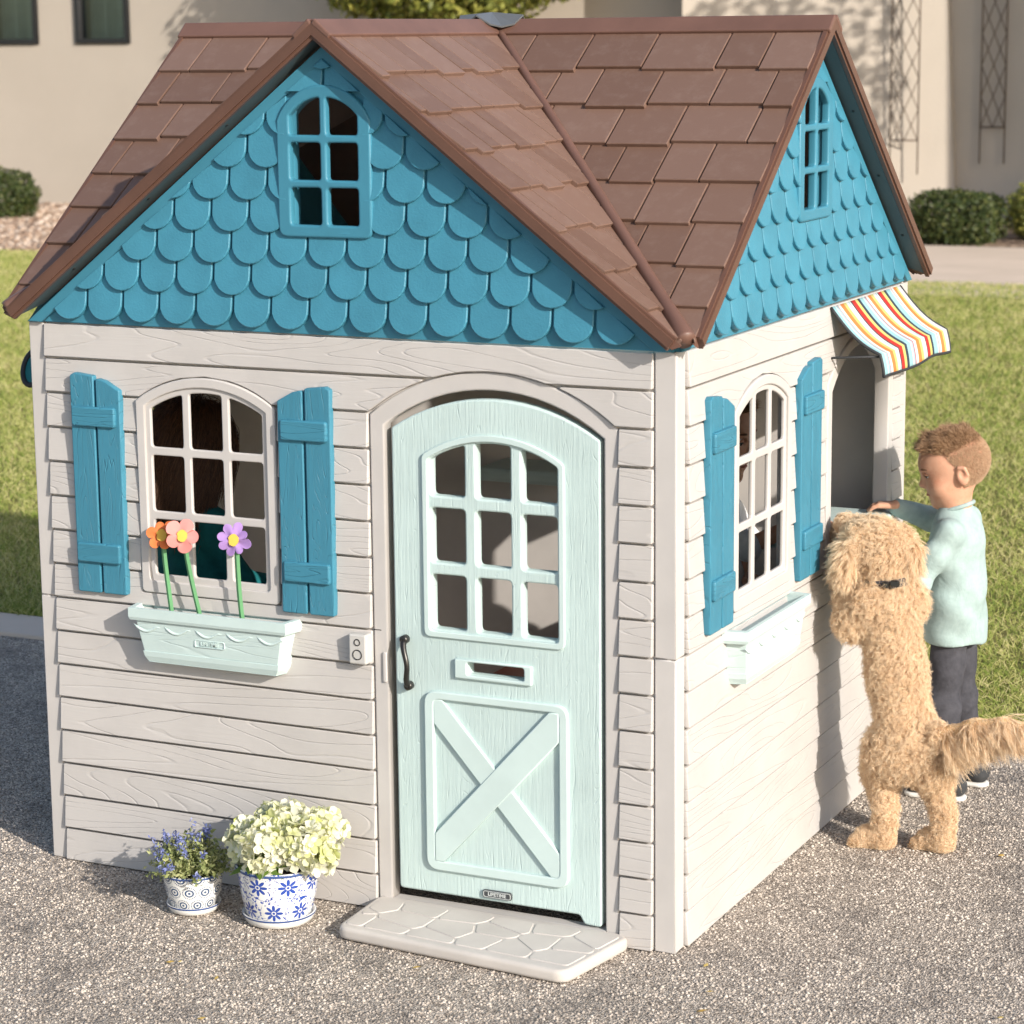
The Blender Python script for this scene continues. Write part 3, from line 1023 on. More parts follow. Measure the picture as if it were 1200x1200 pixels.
# ---- doorstep with moulded flagstones
step = plate('doorstep', [fillet([(-.722, .010), (-.712, -.215), (-.140, -.262), (-.098, -.020), (-.130, .0)][::-1], .035, 5, 20)], .002, .031, 'stone', house, Matrix.Identity(4), .009, 3)
srng = random.Random(5)
seeds = [(x, y) for y in (-.045, -.115, -.185) for x in [-.70 + .105 * i + srng.uniform(-.028, .028) for i in range(6)]]
seeds = [(x, y + srng.uniform(-.02, .02)) for x, y in seeds]
for i, (x, y) in enumerate(seeds):
    P = [(x - .2, y - .2), (x + .2, y - .2), (x + .2, y + .2), (x - .2, y + .2)]
    for j, (a, b) in enumerate(seeds):
        if i != j:
            dx, dy = a - x, b - y
            P = clip(P, dx, dy, dx * (a + x) / 2 + dy * (b + y) / 2 - .0022 * math.hypot(dx, dy))
            if not P: break
    if not P: continue
    for (a, b, c) in ((0, 1, -.022), (-.06, -1, .236), (-1, 0, .700), (1, -.17, -.112)):
        P = clip(P, a, b, c)
    if len(P) > 2 and area(P) > 5e-4:
        Pf = fillet(P, .012, 3, 10)
        me = mesh('flagstone', *convex_prism([Vector((a, b, .031)) for a, b in Pf], Vector((0, 0, 1)), lambda k: .0018, -.004, .0015))
        link('flagstone', me, 'stone', step)

# ---- right side wall with window and serving hatch
SC = .4985
op_sw = Op(SC - .186, SC + .186, .681, 1.130, 1.191)
op_hat = Op(.948, 1.478, .640, 1.110, 1.208)
swall = build_wall('side_wall', SIDE, 0, HD, [op_sw, op_hat],
                   [arch_loop(SC - .178, SC + .178, .690, 1.118, 1.176), arch_loop(.972, 1.452, .680, 1.085, 1.19)], True, (.050, .046))
window(SIDE, SC, house)
shutter(SIDE, .140, .282, False, house)
shutter(SIDE, .722, .866, True, house)
window_box(SIDE, SC - .02, house, False)
plate('hatch_frame', [arch_loop(.950, 1.476, .642, 1.108, 1.205, 18), arch_loop(.984, 1.440, .690, 1.085, 1.178, 18)], -.032, .009, 'trim', house, SIDE, .004)
box('hatch_counter', (-.16, .9865, .690), (.034, 1.4375, .716), 'mint', house, .006)
box('counter_lip', (.0115, .9640, .6445), (.040, 1.4620, .6895), 'mint', house, .006)

# ---- back and left walls
plate('back_wall', [rect(.004, HW - .004, 0, HH)], -.034, -.008, 'panel', house, BACK, .002, 1)
bw = house.children[-1]
for k in range(16):
    plate('board', [rect(.045, HW - .045, ZR[k + 1] + .002, ZR[k] - .002)], -.010, .0035, 'wall', bw, BACK, .002, 1)
lwall = build_wall('left_wall', LEFT, 0, HD, [Op(1.0, 1.45, .68, 1.10, 1.19)], [arch_loop(1.01, 1.44, .69, 1.09, 1.18)])

# ---- gables
SL = .775
def gable(M, u0, u1, scales=True):
    c, hw = (u0 + u1) / 2, (u1 - u0) / 2 - .004
    apex = HH + SL * hw
    T = [(c - hw, HH + .001), (c + hw, HH + .001), (c, apex)]
    wx0, wx1, wz0, wzs, wza = c - .116, c + .116, 1.511, 1.772, 1.838
    ix0, ix1, iz0, izs, iza = c - .0835, c + .0835, 1.538, 1.772, 1.811
    holes = [arch_loop(ix0 - .004, ix1 + .004, iz0 - .004, izs, iza + .004)] if scales else []
    gb = plate('gable', [T] + holes, -.03, .004, 'blue', house, M, .002, 1)
    if not scales:
        return gb
    # flat border along the slopes
    kk = math.hypot(1, SL)
    bw_ = .026
    plate('gable_border', [[(c - hw, HH + .001), (c - hw + bw_ * kk / SL, HH + .001), (c, apex - bw_ * kk), (c + hw - bw_ * kk / SL, HH + .001), (c + hw, HH + .001), (c, apex)]], .001, .013, 'blue', gb, M, .003)
    gw = plate('gable_window', [fillet(arch_loop(wx0, wx1, wz0, wzs - .01, wza), .022, 4, 40)] + hole_grid(ix0, ix1, iz0, izs, iza, 2, 3, .016, .008), .0, .021, 'blue', house, M, .005, 3)
    P0 = [(-.0455, .125), (-.0455, 0.0455)]
    P0 += [(.0465 * math.cos(math.pi + math.pi * i / 12), .0455 + .0455 * math.sin(math.pi + math.pi * i / 12)) for i in range(1, 12)]
    P0 += [(.0455, .0455), (.0455, .125)]
    for row in range(9):
        zb = 1.3085 + .0702 * row
        for i in range(-10, 11):
            cx_ = c + .0972 * (i + (.5 if row % 2 else 0))
            P = [(cx_ + x, zb + z * (.82 if z > .05 else 1)) for x, z in P0]
            P = clip(P, SL, 1, SL * c + apex - (bw_ - .004) * kk)
            if len(P) > 2: P = clip(P, -SL, 1, -SL * c + apex - (bw_ - .004) * kk)
            if len(P) < 3 or area(P) < 3e-4: continue
            # stay clear of the window opening
            xs = [p[0] for p in P]; zs_ = [p[1] for p in P]
            if max(xs) > ix0 - .01 and min(xs) < ix1 + .01 and max(zs_) > iz0 - .01 and min(zs_) < iza + .012:
                P = max((clip(P, *h) for h in ((1, 0, ix0 - .012), (-1, 0, -ix1 - .012), (0, 1, iz0 - .012), (0, -1, -iza - .012))), key=lambda q: area(q) if len(q) > 2 else 0)
            if len(P) < 3 or area(P) < 2e-4: continue
            hs = [.0045 + .0150 * max(0, min(1, 1 - (p[1] - zb) / .11)) for p in P]
            V, F = convex_prism([Vector((p[0], p[1], .002)) for p in P], Vector((0, 0, 1)), lambda k: hs[k], 0, .0018)
            link('scale_shingle', mesh('scale_shingle', V, F), 'blue_scale', gb, M)
    return gb
gable(FRONT, -HW, 0)
gable(SIDE, 0, HD)
gable(BACK, 0, HW, False)
gable(LEFT, 0, HD, False)

# ---- cross-gable roof: eight slopes meeting in four valleys
CX, CY, ZT = -.808, .81, 1.966
HS, HK = .857, .838
Cc = Vector((CX, CY, ZT))
roof = empty('roof', (CX, CY, ZT), house)
KZ = ZT - SL * HK
rr_ = random.Random(21)
def slope(A, K, widths):
    U = (Cc - A); Ul = U.length; U = U / Ul
    Vd = (K - A); Vl = Vd.length; Vd = Vd / Vl
    nrm = U.cross(Vd)
    if nrm.z < 0: nrm = -nrm
    th = .020
    V = [A, Cc, K, A - nrm * th + Vd * th * SL, Cc - nrm * th + Vd * th * SL, K - nrm * th - Vd * .012]
    link('roof_panel', mesh('roof_panel', V, [(0, 1, 2), (3, 5, 4), (0, 3, 4, 1), (1, 4, 5, 2), (2, 5, 3, 0)]), 'brown', roof)
    # shingle courses
    v0 = .052
    row = 0
    while v0 < Vl - .03:
        v1 = v0 + .1295
        u = -.002
        lim = Ul * (1 - v0 / Vl)
        k = 0
        while u < lim - .02:
            wdt = rr_.choice(widths)
            if k == 0: wdt *= rr_.uniform(.45, 1)
            jit = rr_.choice((0, 0, .009, .014))
            P = [(u + .0022, v0 - .004), (u + wdt - .0022, v0 - .004), (u + wdt - .0022, v1 + jit), (u + .0022, v1 + jit)]
            P = clip(P, 1 / Ul, 1 / Vl, 1 - .006)
            P = clip(P, 0, 1, Vl - .004) if len(P) > 2 else P
            if len(P) > 2 and area(P) > 2e-4:
                ex = rr_.uniform(0, .0015)
                hs = [.0022 + ex + .0095 * max(0, (p[1] - v0) / .13) for p in P]
                pts = [A + U * p[0] + Vd * p[1] for p in P]
                Vv, Ff = convex_prism(pts, nrm, lambda i: hs[i], -.001, .0016)
                link('shingle', mesh('shingle', Vv, Ff), 'brown_sh', roof)
            u += wdt
            k += 1
        v0 = v1
        row += 1
    # bargeboard along the gable edge: two steps
    out = -U
    for (a, b, c_, d) in ((-.002, .008, -.026, .007), (.008, .013, -.019, .001)):
        q = []
        for base, en in ((A, 1), (K - Vd * .018, 0)):
            for o_, h in ((a, c_), (b, c_), (b, d), (a, d)):
                q.append(base + out * o_ + nrm * h - Vd * h * SL * en)
        link('bargeboard', mesh('bargeboard', q, [(0, 1, 2, 3), (7, 6, 5, 4), (0, 4, 5, 1), (1, 5, 6, 2), (2, 6, 7, 3), (3, 7, 4, 0)]), 'brown_trim', roof)
    # dark lining under the overhang
    q = [A + out * -.003 - nrm * .0215, K + out * -.003 - nrm * .0215 - Vd * .035, K + out * -.055 - nrm * .0215 - Vd * .07, A + out * -.055 - nrm * .0215]
    q2 = [p - nrm * .004 for p in q]
    link('soffit', mesh('soffit', q + q2, [(0, 1, 2, 3), (7, 6, 5, 4), (0, 4, 5, 1), (1, 5, 6, 2), (2, 6, 7, 3), (3, 7, 4, 0)]), 'soffit', roof)
    # screws in the lining
    for t in (.3, .55, .8):
        s_ = A + (K - A) * t + out * -.02 - nrm * .0258
        v3, f3 = tube_geo([s_, s_ - nrm * .002], .0035, 8)
        link('screw', mesh('screw', v3, f3), 'metal', roof)
    # ridge cap, one flange per slope
    q = [A + out * .014, Cc, Cc + Vd * .052, A + out * .014 + Vd * .052]
    top = [p + nrm * .0105 for p in q]; top[0] = q[0] + nrm * .0135; top[1] = q[1] + nrm * .0135
    o = link('ridge_cap', mesh('ridge_cap', [p - nrm * .001 for p in q] + top, [(3, 2, 1, 0), (4, 5, 6, 7), (0, 1, 5, 4), (1, 2, 6, 5), (2, 3, 7, 6), (3, 0, 4, 7)]), 'brown', roof)
    soft(o, .003, 2)
apx = {'f': Vector((CX, CY - HS, ZT)), 'r': Vector((CX + HS, CY, ZT)), 'b': Vector((CX, CY + HS, ZT)), 'l': Vector((CX - HS, CY, ZT))}
SG = {'f': (0, -1), 'b': (0, 1), 'r': (1, 0), 'l': (-1, 0)}
cor = {k: Vector((CX + (HK + .009) * (1 if k[1] == 'r' else -1), CY + (HK + .009) * (1 if k[0] == 'b' else -1), KZ)) for k in ('fr', 'fl', 'br', 'bl')}
for a, k in (('f', 'fr'), ('f', 'fl'), ('r', 'fr'), ('r', 'br'), ('l', 'fl'), ('l', 'bl'), ('b', 'br'), ('b', 'bl')):
    other = k[1] if a in 'fb' else k[0]
    d = SG[other]
    slope(apx[a], apx[a] + Vector((d[0] * HK, d[1] * HK, KZ - ZT)), (.052, .062, .075, .09, .11, .135) if a in 'fb' else (.088, .105, .128, .150, .165, .18))
# round covers in the valleys
for k in ('fr', 'fl', 'br', 'bl'):
    K = cor[k]
    d = (K - Cc)
    pts = [Cc + d * t + Vector((0, 0, .010)) for t in (.045, .06, .1, .3, .5, .7, .9, .955, .990, .994)]
    pts[-1] += Vector((0, 0, -.005)); pts[-2] += Vector((0, 0, -.004))
    tube('valley_cover', pts, [.006, .009, .0105, .0115, .0125, .0135, .015, .0185, .0215, .0205], 'brown', roof, 16)
# slate cap over the crossing
V = [Cc + Vector((0, 0, .024))]
for i in range(8):
    a = i * math.pi / 4
    if i % 2 == 0:
        V.append(Cc + Vector((math.cos(a) * .085, math.sin(a) * .085, .017)))
    else:
        V.append(Cc + Vector((math.cos(a) * .075, math.sin(a) * .075, -.010)))
# skirts either side of each ridge arm
V2 = []
for i in range(8):
    a = i * math.pi / 4
    if i % 2 == 0:
        for s in (-1, 1):
            e = Vector((math.cos(a) * .075, math.sin(a) * .075, .0)) + Vector((-math.sin(a), math.cos(a), 0)) * s * .032
            V2.append(Cc + e + Vector((0, 0, -.004)))
F = []
b0 = len(V); V += V2
for j in range(4):
    r_i = 1 + 2 * j
    lft, rgt = b0 + 2 * j, b0 + 2 * j + 1
    dia_l, dia_r = 1 + (2 * j - 1) % 8, 1 + (2 * j + 1) % 8
    F += [(0, lft, r_i), (0, r_i, rgt), (0, dia_l, lft), (0, rgt, dia_r)]
o = link('crossing_cap', mesh('crossing_cap', V, F), 'cap', roof)
md = o.modifiers.new('thick', 'SOLIDIFY'); md.thickness = .004; md.offset = 0

# ---- striped awning over the hatch
n = NT('striped_cloth')
uvm = n.node('ShaderNodeAttribute', attribute_name='across').outputs['Fac']
W_, A_, O_, Y_, Rd, Nv, Pk = (.60, .60, .58), (.27, .46, .50), (.58, .20, .06), (.52, .46, .16), (.48, .035, .03), (.04, .052, .072), (.45, .12, .16)
seq = [(A_, 3.2), (W_, .8), (A_, 1.2), (Pk, .6), (W_, 2.2), (O_, 3.2), (Y_, 2.4), (W_, 2.4), (A_, .8), (W_, 1), (Nv, 1.0), (Rd, 3.2), (Y_, 2.6), (Nv, 2.2)]
seq = seq * 2 + [(A_, 4), (W_, 1.2), (Pk, .5), (W_, 2), (O_, 2.6), (Y_, 1.6), (W_, 4)]
tot = sum(s[1] for s in seq)
tot_pos = 0; stops = []
for c_, l in seq:
    stops.append((tot_pos / tot, c_)); tot_pos += l
# colour ramps hold 32 stops: two ramps joined in the middle
h1 = stops[:18]; h2 = stops[17:]
ra = n.ramp(uvm, h1, 'CONSTANT'); rb = n.ramp(uvm, h2, 'CONSTANT')
col_ = n.mix(n.math('GREATER_THAN', uvm, h2[0][0]), ra, rb)
wv = n.noise(n.coords(), 900, 2)
MAT['stripes'] = n.done(col_, .85, n.bump(wv, .4, .001), .15)

def awning(M, u0, u1, mat, mirror=False):
    a = empty('awning', M @ Vector(((u0 + u1) / 2, 1.29, 0)), house)
    nu, prof = 40, []
    for t in np.linspace(0, 1, 15):       # down the slope
        prof.append((.006 + .124 * t, 1.291 - .108 * t - .016 * math.sin(math.pi * t)))
    for t in np.linspace(0, 1, 6)[1:]:
        prof.append((.130 + .010 * math.sin(t * 1.5) , 1.183 - .054 * t))
    V, F, acr = [], [], []
    npf = len(prof)
    for i in range(nu + 1):
        f = i / nu
        for j, (wv_, z) in enumerate(prof):
            wav = .006 * math.sin(f * 9.5 + .5) * max(0, (j - 13) / 6) if j > 13 else 0
            sag = -.004 * math.sin(f * math.pi * 3) * (j / npf)
            uu = u0 + (u1 - u0) * f
            V.append((uu, z + wav + sag, wv_ + .003 * math.sin(f * 14) * (j / npf)))
            acr.append(f)
    for i in range(nu):
        for j in range(npf - 1):
            q = i * npf + j
            F.append((q, q + npf, q + npf + 1, q + 1))
    me = mesh('cloth', V, F)
    at = me.attributes.new('across', 'FLOAT', 'POINT')
    at.data.foreach_set('value', acr)
    o = link('cloth', me, mat, a, M, True)
    md = o.modifiers.new('thick', 'SOLIDIFY'); md.thickness = .003; md.offset = 0
    # piping round the two sides and the lower hem
    edge = [V[j] for j in range(npf)] + [V[i * npf + npf - 1] for i in range(1, nu)] + [V[nu * npf + j] for j in reversed(range(npf))]
    Vp, Fp = tube_geo(edge, .0042, 6)
    link('piping', mesh('piping', Vp, Fp), 'black', a, M, True)
    for uu in (u0 + .004, u1 - .004):
        Vp, Fp = tube_geo([(uu, 1.165, -.002), (uu, 1.170, .012), (uu, 1.178, .126)], .003, 8)
        link('stay', mesh('stay', Vp, Fp), 'black', a, M, True)
    return a
awning(SIDE, .968, 1.525, 'stripes')

# a teal toy hanging off the far side
ty = empty('wall_toy', (-1.62, .40, 1.12), house)
tube('bracket', [(-1.60, .40, 1.13), (-1.88, .40, 1.13)], .008, 'black', ty, 8)
pts = [(-1.905 + .03 * math.cos(a * .2618), .40 + .03 * math.sin(a * .2618) * .6, 1.125 + .042 * math.sin(a * .2618)) for a in range(25)]
tube('rim', pts, .007, 'black', ty, 8)
V = [(-1.905, .40, 1.125)] + pts
link('disc', mesh('disc', V, [(0, i, i + 1) for i in range(1, 25)]), 'teal_toy', ty)

# ---- things inside
o = box('toy_crate', (-.62, 1.02, 0.0), (-.30, 1.34, .40), 'crate', None, .01)
tag(o, 'dark brown toy crate inside the playhouse below the side window', 'crate')
o = box('toy_bench', (-1.08, 1.28, 0.0), (-.78, 1.52, .20), 'terracotta', None, .01)
tag(o, 'rust red toy bench inside, glimpsed through the mail slot', 'bench')
sh = box('inner_shelf', (-1.16, 1.40, .72), (-.86, 1.58, .76), 'mint', house, .012)

# ================================================================== PAPER FLOWERS IN THE WINDOW BOX
MAT['petal_orange'] = m_plain('orange_paper', (.64, .17, .05), .8, .06)
MAT['petal_pink'] = m_plain('pink_paper', (.62, .24, .22), .8, .06)
MAT['petal_purple'] = m_plain('purple_paper', (.31, .19, .45), .8, .06)
MAT['pollen'] = m_plain('yellow_paper', (.66, .42, .07), .8, .05)
MAT['stem_green'] = m_plain('green_paper', (.13, .33, .15), .8, .08)
def paper_flower(x, z, bx, bz, npet, r, mat, label, rot, tilt, yy):
    f = empty('paper_flower', (bx, -.034, .60))
    tag(f, label, 'paper flower')
    # petals: one cut sheet, cupped and slightly crumpled
    N = npet * 14
    V = [(0, 0, 0)]; rings = 5
    rs = np.random.default_rng(int(abs(x) * 1000))
    jit = rs.uniform(.86, 1.1, npet)
    for q in range(1, rings + 1):
        for i in range(N):
            a = 2 * math.pi * i / N
            p = (i % 14) / 14
            edge = .66 + .34 * abs(math.sin(math.pi * p)) ** .6
            rad = r * (1 + (edge * jit[i // 14] - 1) * (q / rings) ** 1.5) * q / rings
            V.append((rad * math.cos(a + rot), rad * math.sin(a + rot), .006 * (q / rings) ** 2 * math.sin(a * 2 + x * 40) + .003 * math.sin(a * npet * .5 + 1)))
    F = [(0, 1 + i, 1 + (i + 1) % N) for i in range(N)]
    for q in range(rings - 1):
        for i in range(N):
            a0 = 1 + q * N
            F.append((a0 + i, a0 + N + i, a0 + N + (i + 1) % N, a0 + (i + 1) % N))
    M = Matrix.Translation((x, yy, z)) @ Matrix.Rotation(tilt, 4, 'Z') @ Matrix.Rotation(R(80), 4, 'X')
    o = link('bloom', mesh('bloom', V, F), mat, f, M, False)
    md = o.modifiers.new('thick', 'SOLIDIFY'); md.thickness = .0015
    V = [(0, 0, .006)] + [(.0115 * math.cos(a * .3927) * (1 + .12 * math.sin(a * 2.1)), .014 * math.sin(a * .3927), .0055) for a in range(16)] + [(.0115 * math.cos(a * .3927) * (1 + .12 * math.sin(a * 2.1)), .014 * math.sin(a * .3927), .0) for a in range(16)]
    F = [(0, 1 + i, 1 + (i + 1) % 16) for i in range(16)] + [(1 + i, 17 + i, 17 + (i + 1) % 16, 1 + (i + 1) % 16) for i in range(16)]
    link('center', mesh('center', V, F), 'pollen', f, M)
    V, F = [], []
    for i in range(13):
        t = i / 12
        xx = bx + (x - bx) * t + .003 * math.sin(t * 4 + x * 9); zz = .60 + (z - .60) * t; y2 = -.034 + (yy + .006 + .034) * t
        V += [(xx - .0068, y2, zz), (xx, y2 - .003, zz), (xx + .0068, y2, zz), (xx, y2 + .002, zz)]
    for i in range(12):
        for k in range(4):
            F.append((4 * i + k, 4 * i + (k + 1) % 4, 4 * i + 4 + (k + 1) % 4, 4 * i + 4 + k))
    link('stem', mesh('stem', V, F), 'stem_green', f)
paper_flower(-1.238, .829, -1.227, .655, 6, .036, 'petal_orange', 'orange paper flower with six petals in the window box', .3, R(20), -.046)
paper_flower(-1.180, .833, -1.144, .656, 5, .040, 'petal_pink', 'pink paper flower beside the orange one in the window box', .5, R(32), -.052)
paper_flower(-1.046, .833, -1.033, .659, 8, .039, 'petal_purple', 'purple paper flower standing alone in the window box', .1, R(22), -.048)

# ================================================================== POTTED PLANTS
def pot_material(name, kind, rad, cell, ink):
    n = NT(name)
    sp = n.node('ShaderNodeSeparateXYZ'); n.put(sp.inputs[0], n.coords())
    ang = n.math('ARCTAN2', sp.outputs[1], sp.outputs[0])
    cnt = round(2 * math.pi * rad / cell)
    u = n.math('MULTIPLY', ang, cnt / (2 * math.pi))
    v = n.math('DIVIDE', n.math('SUBTRACT', sp.outputs[2], .012), cell * .92)
    row = n.math('FLOOR', v)
    u = n.math('ADD', u, n.math('MULTIPLY', n.math('FLOORED_MODULO', row, 2.0), .5))
    fx = n.math('SUBTRACT', n.math('FRACT', u), .5)
    fy = n.math('SUBTRACT', n.math('FRACT', v), .5)
    r = n.math('SQRT', n.math('ADD', n.math('MULTIPLY', fx, fx), n.math('MULTIPLY', fy, fy)))
    th = n.math('ARCTAN2', fy, fx)
    def band(c, wd):
        return n.math('LESS_THAN', n.math('ABSOLUTE', n.math('SUBTRACT', r, c)), wd)
    if kind == 'rings':
        dots = n.math('GREATER_THAN', n.math('SINE', n.math('MULTIPLY', th, 22.0)), -.25)
        ink_f = n.math('MAXIMUM', n.math('MULTIPLY', band(.42, .045), dots), n.math('MAXIMUM', band(.24, .055), n.math('LESS_THAN', r, .09)))
    else:
        pet = n.math('MULTIPLY_ADD', n.math('ABSOLUTE', n.math('COSINE', n.math('MULTIPLY', th, 4.0))), .24, .10)
        fl = n.math('MULTIPLY', n.math('LESS_THAN', r, pet), n.math('GREATER_THAN', r, .085))
        fl = n.math('MAXIMUM', fl, n.math('LESS_THAN', r, .05))
        vine = n.noise(n.coords(), 34, 1.5, .5, 1.2)
        vl = n.math('LESS_THAN', n.math('ABSOLUTE', n.math('SUBTRACT', n.math('FRACT', n.math('MULTIPLY', vine, 5.0)), .5)), .075)
        vl = n.math('MULTIPLY', vl, n.math('GREATER_THAN', r, .36))
        lf = n.math('GREATER_THAN', n.noise(n.coords(), 150, 1), .60)
        vl = n.math('MAXIMUM', vl, n.math('MULTIPLY', n.math('MULTIPLY', lf, n.math('GREATER_THAN', r, .38)), n.math('LESS_THAN', vine, .52)))
        ink_f = n.math('MAXIMUM', fl, vl)
    c = n.mix(ink_f, (.78, .78, .76), ink)
    return n.done(c, .18, None, .5)
MAT['ceramic'] = m_plain('white_glaze', (.76, .755, .73), .2, .03, 60, .05, .5)
MAT['ink'] = m_plain('blue_glaze_line', (.05, .09, .24), .25)
MAT['pot_rings'] = pot_material('ringed_pot', 'rings', .062, .034, (.06, .10, .19))
MAT['pot_floral'] = pot_material('floral_pot', 'floral', .088, .066, (.03, .075, .36))
MAT['potsoil'] = m_plain('pot_soil', (.05, .035, .025), .95)

def pot(root, c, rb, rt_, h, mat, rs, hs):
    prof = [(0, .010), (rb * .9, .010), (rb, .014), (rb + (rt_ - rb) * .55, h * .5), (rt_ * .975, h * .9), (rt_, h * .965), (rt_ * 1.012, h), (rt_ * .985, h + .002), (rt_ * .93, h), (rt_ * .90, h * .85), (0, h * .82)]
    lathe('pot', prof, c, mat, root)
    ring = lathe('rim_band', [(rt_ * 1.008, h * .955), (rt_ * 1.02, h * .985), (rt_ * 1.008, h + .0005)], c, 'ink', root)
    lathe('saucer', [(0, .001), (rs * .78, .001), (rs * .9, .006), (rs, hs), (rs * .99, hs + .002), (rs * .93, hs), (rs * .8, .009), (0, .009)], c, 'ceramic', root)
    lathe('saucer_band', [(rs * .985, hs * .86), (rs * 1.004, hs * .97), (rs * 1.002, hs + .0015)], c, 'ink', root)
    lathe('soil', [(0, h * .9), (rt_ * .93, h * .9)], c, 'potsoil', root)

# small pot: grey-green needles with blue flower spikes
c1 = (-1.10, -.178, 0.0)
p1 = empty('potted_plant', c1)
tag(p1, 'small ring-patterned pot with a blue spiky flowering plant', 'potted plant')
pot(p1, c1, .052, .070, .094, 'pot_rings', .062, .020)
MAT['needle'] = leaf_mat('needle_leaf', [(0, (.16, .20, .07)), (.5, (.34, .38, .15)), (1, (.55, .56, .30))], .6, .3)
MAT['blue_spike'] = leaf_mat('blue_spike', [(0, (.10, .12, .30)), (.6, (.20, .24, .50)), (1, (.36, .40, .66))], .6, .2)
rng = np.random.default_rng(3)
NS = 110
C, Nn, tn, Cb, Nb = [], [], [], [], []
for k in range(NS):
    d = rng.normal(size=3); d[2] = abs(d[2]) * 1.0 + .75; d /= np.linalg.norm(d)
    L = .070 + .026 * rng.random()
    b = np.array(c1) + np.array([d[0] * .035, d[1] * .035, .088])
    for t in np.linspace(.15, 1, 30):
        p = b + d * L * t + np.array([0, 0, -.03 * t * t * (1 - d[2])])
        nrm = rng.normal(size=3) + d * .6
        nrm /= np.linalg.norm(nrm)
        C.append(p + rng.normal(size=3) * .003); Nn.append(nrm)
    if k % 4 == 0:
        for t in np.linspace(.80, 1.18, 26):
            p = b + d * L * t
            nrm = rng.normal(size=3) + d * .5
            nrm /= np.linalg.norm(nrm)
            Cb.append(p + rng.normal(size=3) * .0028); Nb.append(nrm)
link('foliage', leaves_mesh('foliage', np.array(C), np.array(Nn), .0115, rng), 'needle', p1)
link('blossom', leaves_mesh('blossom', np.array(Cb), np.array(Nb), .0085, rng), 'blue_spike', p1)

# large pot: cream and lime hydrangeas
c2 = (-.888, -.158, 0.0)
p2 = empty('potted_plant', c2)
tag(p2, 'large blue floral pot full of cream hydrangea blooms', 'potted plant')
pot(p2, c2, .072, .094, .134, 'pot_floral', .083, .024)
MAT['floret'] = leaf_mat('cream_floret', [(0, (.52, .58, .16)), (.35, (.70, .72, .36)), (.7, (.80, .80, .60)), (1, (.84, .83, .72))], .6, .35)
MAT['hleaf'] = leaf_mat('hydrangea_leaf', [(0, (.06, .12, .02)), (1, (.20, .30, .05))], .5, .25)
rng = np.random.default_rng(12)
def floret_mesh(center, rad, count):
    V, F, tone = [], [], []
    for k in range(count):
        d = rng.normal(size=3); d[2] += .25; d /= np.linalg.norm(d)
        p = np.array(center) + d * rad * (.86 + .18 * rng.random())
        d2 = d + rng.normal(size=3) * .35; d2 /= np.linalg.norm(d2)
        a = np.cross(d2, rng.normal(size=3)); a /= np.linalg.norm(a); b = np.cross(d2, a)
        s = .0165 * (.8 + .5 * rng.random())
        tn = min(1, max(0, rng.normal(.66, .25)))
        for q in range(4):
            e = a * math.cos(q * 1.5708) + b * math.sin(q * 1.5708); g_ = np.cross(d2, e)
            base = len(V)
            curl = rng.uniform(.05, .5)
            for (r_, w_, h_) in ((.05, 0, 0), (.5, .46, .14), (.5, -.46, .14), (.95, .42, .1 + curl), (.95, -.42, .1 + curl), (1.18, 0, .05 + curl), (.55, 0, .02)):
                V.append(p + (e * r_ + g_ * w_ + d2 * h_) * s)
                tone.append(tn - (.35 if r_ < .2 else 0))
            F += [(base, base + 1, base + 6), (base, base + 6, base + 2), (base + 1, base + 3, base + 6), (base + 2, base + 6, base + 4), (base + 3, base + 5, base + 6), (base + 5, base + 4, base + 6)]
    me = np_mesh('flower_head', np.array(V), np.array(F))
    at = me.attributes.new('tone', 'FLOAT', 'POINT')
    at.data.foreach_set('value', np.clip(np.array(tone, np.float32), 0, 1))
    return me
for (dx, dy, z, rad, cnt) in ((-.075, -.02, .180, .050, 95), (-.015, -.055, .185, .054, 110), (.06, -.02, .190, .056, 110), (.00, .02, .212, .052, 100), (-.05, .045, .20, .046, 70), (.07, .045, .20, .048, 70), (.098, -.015, .168, .036, 45), (-.092, .005, .165, .034, 45)):
    link('flower_head', floret_mesh((c2[0] + dx + .018, c2[1] + dy, z), rad, cnt), 'floret', p2)
d = rng.normal(size=(60, 3)); d[:, 2] = np.abs(d[:, 2]) * .3; d /= np.linalg.norm(d, axis=1)[:, None]
link('foliage', leaves_mesh('foliage', np.array(c2) + np.array([0, 0, .145]) + d * np.array([.06, .06, .02]), d * .3 + np.array([0, 0, 1.0]), .05, rng), 'hleaf', p2)
V, F = [], []
for k in range(9):
    a = k * .7
    v2, f2 = tube_geo([(c2[0] + .02 * math.cos(a), c2[1] + .02 * math.sin(a), .11), (c2[0] + .06 * math.cos(a), c2[1] + .05 * math.sin(a), .19)], .003, 6)
    F += [tuple(i + len(V) for i in f) for f in f2]; V += v2
link('stems', mesh('stems', V, F), 'hleaf', p2)

